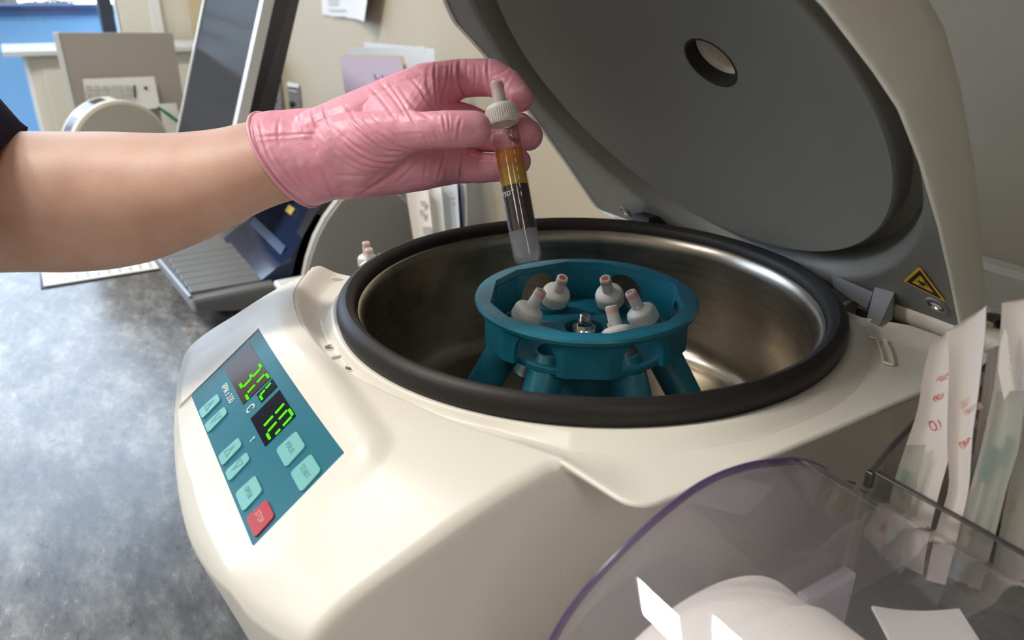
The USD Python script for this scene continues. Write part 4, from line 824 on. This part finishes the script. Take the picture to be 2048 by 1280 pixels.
tr.part('tray_body', hullpts([(x, y, z) for x, y, z in [(-.160, .520, .046), (-.157, .516, .043), (-.157, .518, .034), (-.160, .522, .033), (-.178, .74, .046), (-.175, .74, .033), (-.068, .516, .046), (-.068, .518, .018), (-.068, .74, .050), (-.068, .74, .018), (-.158, .519, .048), (-.176, .74, .048), (-.068, .52, .050)]]), TRAYGREY)
for k in range(7):
    y = .536+k*.0245
    tr.part('rib', bx(-.158-.0008*k, -.075, y, y+.0228, .0475, .0520, .0008), TRAYGREY)
tr.part('side_rail', tube([vec3(-.160, .525, .0495), vec3(-.168, .63, .0500), vec3(-.176, .74, .0505)], .0024, 8), plain('rail_grey', (.30, .33, .40), .3))
tr.part('support', bx(-.13, -.07, .60, .72, 0, .034, .004), BLACK)
cn = Thing('connector_block', 'small white connector block between the tray and the centrifuge', 'connector', (-.055, .50, 0))
cn.part('block', bx(-.072, -.030, .470, .505, .028, .060, .003), MONWHITE)
cn.part('socket_face', bx(-.0735, -.0715, .474, .500, .034, .054, .0005), BLACK)
cn.part('stand', bx(-.07, -.032, .472, .503, 0, .03, .002), BLACK)
# monitor
def monp(y, z, o=0.): # a point on the tilted screen plane; o is depth behind it
    return vec3(-.084+.366*(z-.166)+o*.94, y, z-o*.34)
mo = Thing('monitor', 'tilted monitor with pale bezel and black back, left of the glove', 'monitor', (-.05, .82, 0))
y0m, y1m, z0m, z1m = .625, 1.005, .115, .405
def slab(y0, y1, z0, z1, o0, o1): return hullpts([monp(y, z, o) for y in (y0, y1) for z in (z0, z1) for o in (o0, o1)])
mo.part('bezel', cat([slab(y0m, y0m+.018, z0m, z1m, 0, .012), slab(y1m-.010, y1m, z0m, z1m, 0, .012), slab(y0m+.018, y1m-.010, z0m, z0m+.02, 0, .012), slab(y0m+.018, y1m-.010, z1m-.012, z1m, 0, .012)]), MONWHITE)
mo.part('screen', slab(y0m+.017, y1m-.009, z0m+.018, z1m-.01, .002, .010), SCREEN)
mo.part('back_shell', hullpts([monp(y, z, .0121) for y in (y0m+.001, y1m-.001) for z in (z0m+.001, z1m-.001)]+[monp(y, z, o) for y in (y0m+.02, y1m-.02) for z, o in ((z0m+.03, .020), (z0m+.2, .034), (z1m-.03, .036))]), BLACK)
mo.part('wall_shade_bulge', hullpts([monp(y, z, o) for y, o in ((y0m+.03, .030), (y0m+.06, .056), (y1m-.06, .056), (y1m-.03, .030)) for z in (z0m+.05, z1m-.02)]), plain('wall_shade_grey', (.030, .030, .032), .6))  # added dark bulge, stands in for the soft shadow on the wall beside the monitor
mo.part('stand', tube([vec3(.01, .81, .006), vec3(.0, .81, .08), vec3(-.04, .81, .17)], .016, 12), BLACK)
mo.part('stand_foot', lathe([(0, 0), (.075, 0), (.075, .005), (.02, .010), (0, .010)], 40, M=frame((.015, .81, 0), (1, 0, 0), (0, 1, 0), (0, 0, 1))), BLACK)
# taupe panel with a white printed card, sample wheel, green pen
tp_ = Thing('taupe_screen', 'upright taupe panel with a pale edge, left of the monitor', 'panel', (-.13, 1.21, 0))
qd = [aty(116, 65, 1.2), aty(345, 66, 1.2), aty(372, 235, 1.2), aty(150, 250, 1.2)]
dn = lambda p, z=0.: vec3(p[0]+(qd[2][0]-qd[1][0])*(p[2]-z)/(qd[1][2]-qd[2][2])*0, p[1], z)
tp_.part('panel', hullpts([q_+vec3(0, o, 0) for q_ in (qd[0], qd[1], vec3(qd[1][0]+.0, 1.2, .0), vec3(qd[0][0], 1.2, .0)) for o in (0, .012)]), TAUPE)
tp_.part('edge_strip', hullpts([q_+vec3(dx, o, 0) for q_ in (qd[0], vec3(qd[0][0], 1.2, 0)) for dx in (-.008, 0) for o in (-.001, .013)]), MONWHITE)
cd = Thing('printed_card', 'white card printed with grey boxes, leaning on the taupe panel', 'card', aty(240, 200, 1.19))
k_ = [aty(165, 158, 1.192), aty(308, 153, 1.192), aty(320, 215, 1.192), aty(178, 235, 1.192)]
cd.part('card', sheet(k_, 4, 4, None, .0012), PAPER)
def cardq(u0, v0, u1, v1): return sheet([aty(u0, v0, 1.1898), aty(u1, v0, 1.1898), aty(u1+1.5, v1, 1.1898), aty(u0+1.5, v1, 1.1898)], 2, 2, None, .0004)
for u0, u1 in ((170, 183), (187, 200), (204, 218), (222, 244), (248, 265)):
    for v0, v1 in ((171, 180), (183, 190), (193, 202)):
        if u0 == 222 and v0 > 171: continue
        cd.part('grey_box', cardq(u0, v0, u1, v1 if u0 != 222 else 202), GREYINK)
cd.part('grey_box', cardq(267, 170, 271, 196), INK); cd.part('mark', cardq(287, 173, 294, 179), INK)
wh = Thing('rotary_holder', 'round beige rotary holder with dark windows in its rim, standing below the printed card', 'wheel', (-.13, 1.05, 0))
wc_ = aty(243, 300, 1.05); wr = (aty(243, 197, 1.05)-wc_)[2]
wax = unit(unit(CAM-wc_)+.62*RT+vec3(0, 0, -.28)); WM = axis_frame(wc_, wax)
wh.part('disc', lathe([(0, -.002), (0, .012), (wr*.45, .012), (wr*.5, .0105), (wr*.93, .0095), (wr*.955, .008), (wr*.955, -.002)], 96, M=WM), WHEEL)
wh.part('rim', lathe([(wr*.95, .0085), (wr*.99, .0075), (wr, .004), (wr, -.030), (wr*.97, -.032), (wr*.95, -.030)], 96, True, M=WM), WHEELRIM)
for k in range(9):
    a0 = math.radians(20+k*38); a = np.linspace(a0, a0+math.radians(27), 8)
    rg = [[(WM@np.array([rr*math.cos(q_), rr*math.sin(q_), h_, 1]))[:3] for rr, h_ in ((wr*.99, -.002), (wr*1.004, -.002), (wr*1.004, -.025), (wr*.99, -.025))] for q_ in a]
    wh.part('window', loft(rg), GLOSSDARK, 30)
wh.part('stand', bx(wc_[0]-.06, wc_[0]+.06, 1.045, 1.09, 0, wc_[2]-wr*.80, .004), WHEELRIM)
gb_ = single('white_block', hullpts([aty(u, v, y) for u, v in ((318, 208), (352, 206), (362, 240), (330, 245)) for y in (1.13, 1.16)]+[vec3(aty(325, 240, 1.15)[0], 1.14, 0), vec3(aty(358, 240, 1.15)[0], 1.14, 0)]), PAPER, 'white block between the beige wheel and the monitor', 'block')
single('green_pen', tube([aty(u, v, 1.10) for u, v in ((316, 214), (336, 228), (356, 243))], [.0022, .003, .003], 8), GREENPEN, 'green pen leaning beside the beige wheel', 'pen')
# window-side cabinet with a pale ledge
cb = Thing('window_cabinet', 'pale cabinet with rounded corner in front of the window', 'cabinet', (-.1, 1.9, 0))
xl = aty(52, 150, 1.8)[0]
cb.part('body', hullpts([(x+dx, 1.80+dy, z) for z in (.0, .242) for x, dx, dy in ((xl, 0, .03), (xl, .009, .009), (xl, .03, 0), (.295, 0, 0), (.295, 0, .3), (xl, 0, .3))]), OFFWHITE)
cb.part('door', bx(xl+.036, .29, 1.796, 1.80, .01, .205, .002), OFFWHITE)
lz = .246
cb.part('ledge', hullpts([(x, y, z) for z in (lz-.006, lz+.004) for x, y in ((aty(2, 96, 1.78)[0], 1.775), (.295, 1.775), (.295, 2.15), (aty(2, 96, 1.78)[0]-.01, 2.15))]), SILL, label='pale grey ledge')
# papers standing against the back wall
pst = Thing('card_stack', 'lilac card with handwriting in front of manila cards, against the back wall', 'card', P(750, 200, 1.1))
def pq(pts_, Ds): return [P(u, v, d) for (u, v), d in zip(pts_, Ds)]
pst.part('lilac_card', sheet(pq([(679, 112), (800, 114), (872, 340), (716, 340)], (1.12, 1.05, 1.03, 1.10)), 6, 6), PURPLE)
pst.part('manila_card', sheet(pq([(684, 110), (806, 112), (884, 340), (716, 338)], (1.13, 1.06, 1.04, 1.11)), 6, 6), MANILA)
for (pts_, w_) in (([(748, 149), (752, 158), (756, 166)], .0008), ([(757, 156), (760, 158), (758, 163), (764, 160)], .0006), ([(764, 150), (765, 158), (768, 156), (771, 158)], .0006), ([(773, 151), (774, 156), (779, 153)], .0006)):
    pst.part('handwriting', tube([P(u, v, 1.12-.07*(u-679)/121-.002) for u, v in pts_], w_, 5), INK)
single('bluish_sheet', sheet(pq([(694, 95), (848, 92), (872, 330), (730, 330)], (1.16, 1.10, 1.08, 1.14)), 6, 6, lambda s, t: .006*np.sin(3*s)), BLUISH, 'bluish white sheet standing behind the lilac card', 'paper')
single('bluish_sheet', sheet(pq([(728, 84), (846, 95), (870, 330), (752, 330)], (1.215, 1.155, 1.135, 1.195)), 6, 6), BLUISH, 'tilted bluish sheet, rearmost behind the lilac card', 'paper')
single('white_sheet', sheet(pq([(850, 96), (869, 98), (880, 330), (860, 330)], (1.08, 1.07, 1.05, 1.06)), 4, 4), BLUISH, 'narrow white sheet at the right end of the lilac card stack', 'paper')
def booklet(lab, q4, Ds, m_, th=.004, kind='booklet', prints=()):
    t = Thing(kind, lab, 'booklet', P(*q4[3], Ds[3])); t.part('cover', sheet(pq(q4, Ds), 5, 8, lambda s, t_: .004*np.sin(3.1*s), th), m_)
    for (u0, v0, u1, v1) in prints: t.part('print', sheet([P(u0, v0, Ds[0]-.0050), P(u1, v0, Ds[0]-.0050), P(u1+2, v1, Ds[0]-.0050), P(u0+2, v1, Ds[0]-.0050)], 2, 2, None, .0004), GREYINK)
booklet('cream booklet with a grey print block, leftmost of the row behind the gasket', [(812, 380), (856, 374), (884, 622), (850, 622)], (.90, .90, .90, .90), POUCHP, prints=((841, 402, 851, 412), (839, 420, 848, 432), (845, 454, 862, 470)))
booklet('pale booklet with a rounded spine, second in the row behind the gasket', [(856, 376), (882, 366), (904, 622), (882, 622)], (.91, .91, .91, .91), PAPER)
booklet('bluish white booklet with fine lines, third in the row behind the gasket', [(880, 366), (914, 360), (930, 622), (902, 622)], (.92, .92, .92, .92), BLUISH, prints=((895, 386, 905, 388), (896, 398, 905, 400)))
booklet('blue folder edge showing between two booklets behind the gasket', [(910, 362), (920, 360), (936, 622), (925, 622)], (.93, .93, .93, .93), BLUEFILE, kind='folder')
booklet('cream booklet at the right end of the row behind the gasket', [(914, 350), (933, 350), (937, 622), (927, 622)], (.94, .93, .93, .94), POUCHP)
# a holder that carries booklets and cards
fh = Thing('file_holder', 'grey file holder behind the centrifuge carrying booklets and cards', 'file holder', (.24, .8, 0))
b0, b1 = P(812, 500, .90), P(936, 474, .93)
fh.part('floor', bx(.13, .292, .68, 1.05, 0, .004, .001), GREYP); fh.part('back', bx(.288, .292, .78, 1.05, 0, .05, .001), GREYP)
# pinned notice
nt = Thing('wall_notice', 'white printed notice curling off the back wall, top of the picture', 'notice', atx(700, 20, XW-.004))
nq = [atx(640, -90, XW-.003), atx(775, -80, XW-.003), atx(756, 43, XW-.003), atx(645, 29, XW-.003)]
nt.part('sheet', sheet(nq, 10, 6, lambda s, t: -.022*np.clip(s-.45, 0, 1)**2*4), PAPER)
for (u0, u1, v) in ((654, 676, 1), (655, 675, 8), (657, 690, 20), (660, 690, 33)): nt.part('print_line', sheet([atx(u0, v-1.6, XW-.0065), atx(u1, v-1.2, XW-.0065), atx(u1, v+1.2, XW-.0065), atx(u0, v+1, XW-.0065)], 2, 2, None, .0004), GREYINK)
# two handheld readers in wall cradles
for i, (u0, u1, vt, lab) in enumerate(((537, 561, 157, 'dark handheld reader with silver top in its cradle, nearer the monitor'), (574, 598, 164, 'dark handheld reader with silver top in its cradle, right one of two'))):
    t = Thing('handheld_reader', lab, 'reader', atx(u0, vt+60, XW-.05), group=None)
    Dm = 1.55; c_ = lambda u, v, d=0.: P(u, v, Dm+d)
    t.part('body', hullpts([c_(u, v, d) for u, v in ((u0+1, vt+6), (u1-2, vt+8), (u0+6, vt+70), (u1+4, vt+70)) for d in (0, .03)]), plain('reader_grey_%d' % i, (.10, .105, .13), .3))
    t.part('silver_top', hullpts([c_(u, v, d) for u, v in ((u0, vt), (u1, vt+4), (u0+1, vt+9), (u1, vt+12)) for d in (-.004, .03)]), SILVER)
    t.part('slot', hullpts([c_(u, v, d) for u, v in ((u0+3, vt+15), (u1-4, vt+19), (u0+3, vt+17), (u1-4, vt+21)) for d in (-.003, .01)]), MONWHITE)
    t.part('button', lathe([(0, 0), (.006, 0), (.006, .004), (.003, .006), (0, .006)], 20, M=axis_frame(c_(u0+10, vt+44, 0), CAM-c_(u0+10, vt+44))), BLUEGLASS if i == 0 else BLACK)
    t.part('side_rib', hullpts([c_(u, v, d) for u, v in ((u1-1, vt+6), (u1+3, vt+8), (u1+4, vt+70), (u1+9, vt+70)) for d in (-.005, .02)]), BLACK)
    t.part('cradle', hullpts([c_(u, v, d) for u, v in ((u0, vt+66), (u1+10, vt+66), (u0, vt+150), (u1+10, vt+150)) for d in (-.01, .05)]), GREYP)
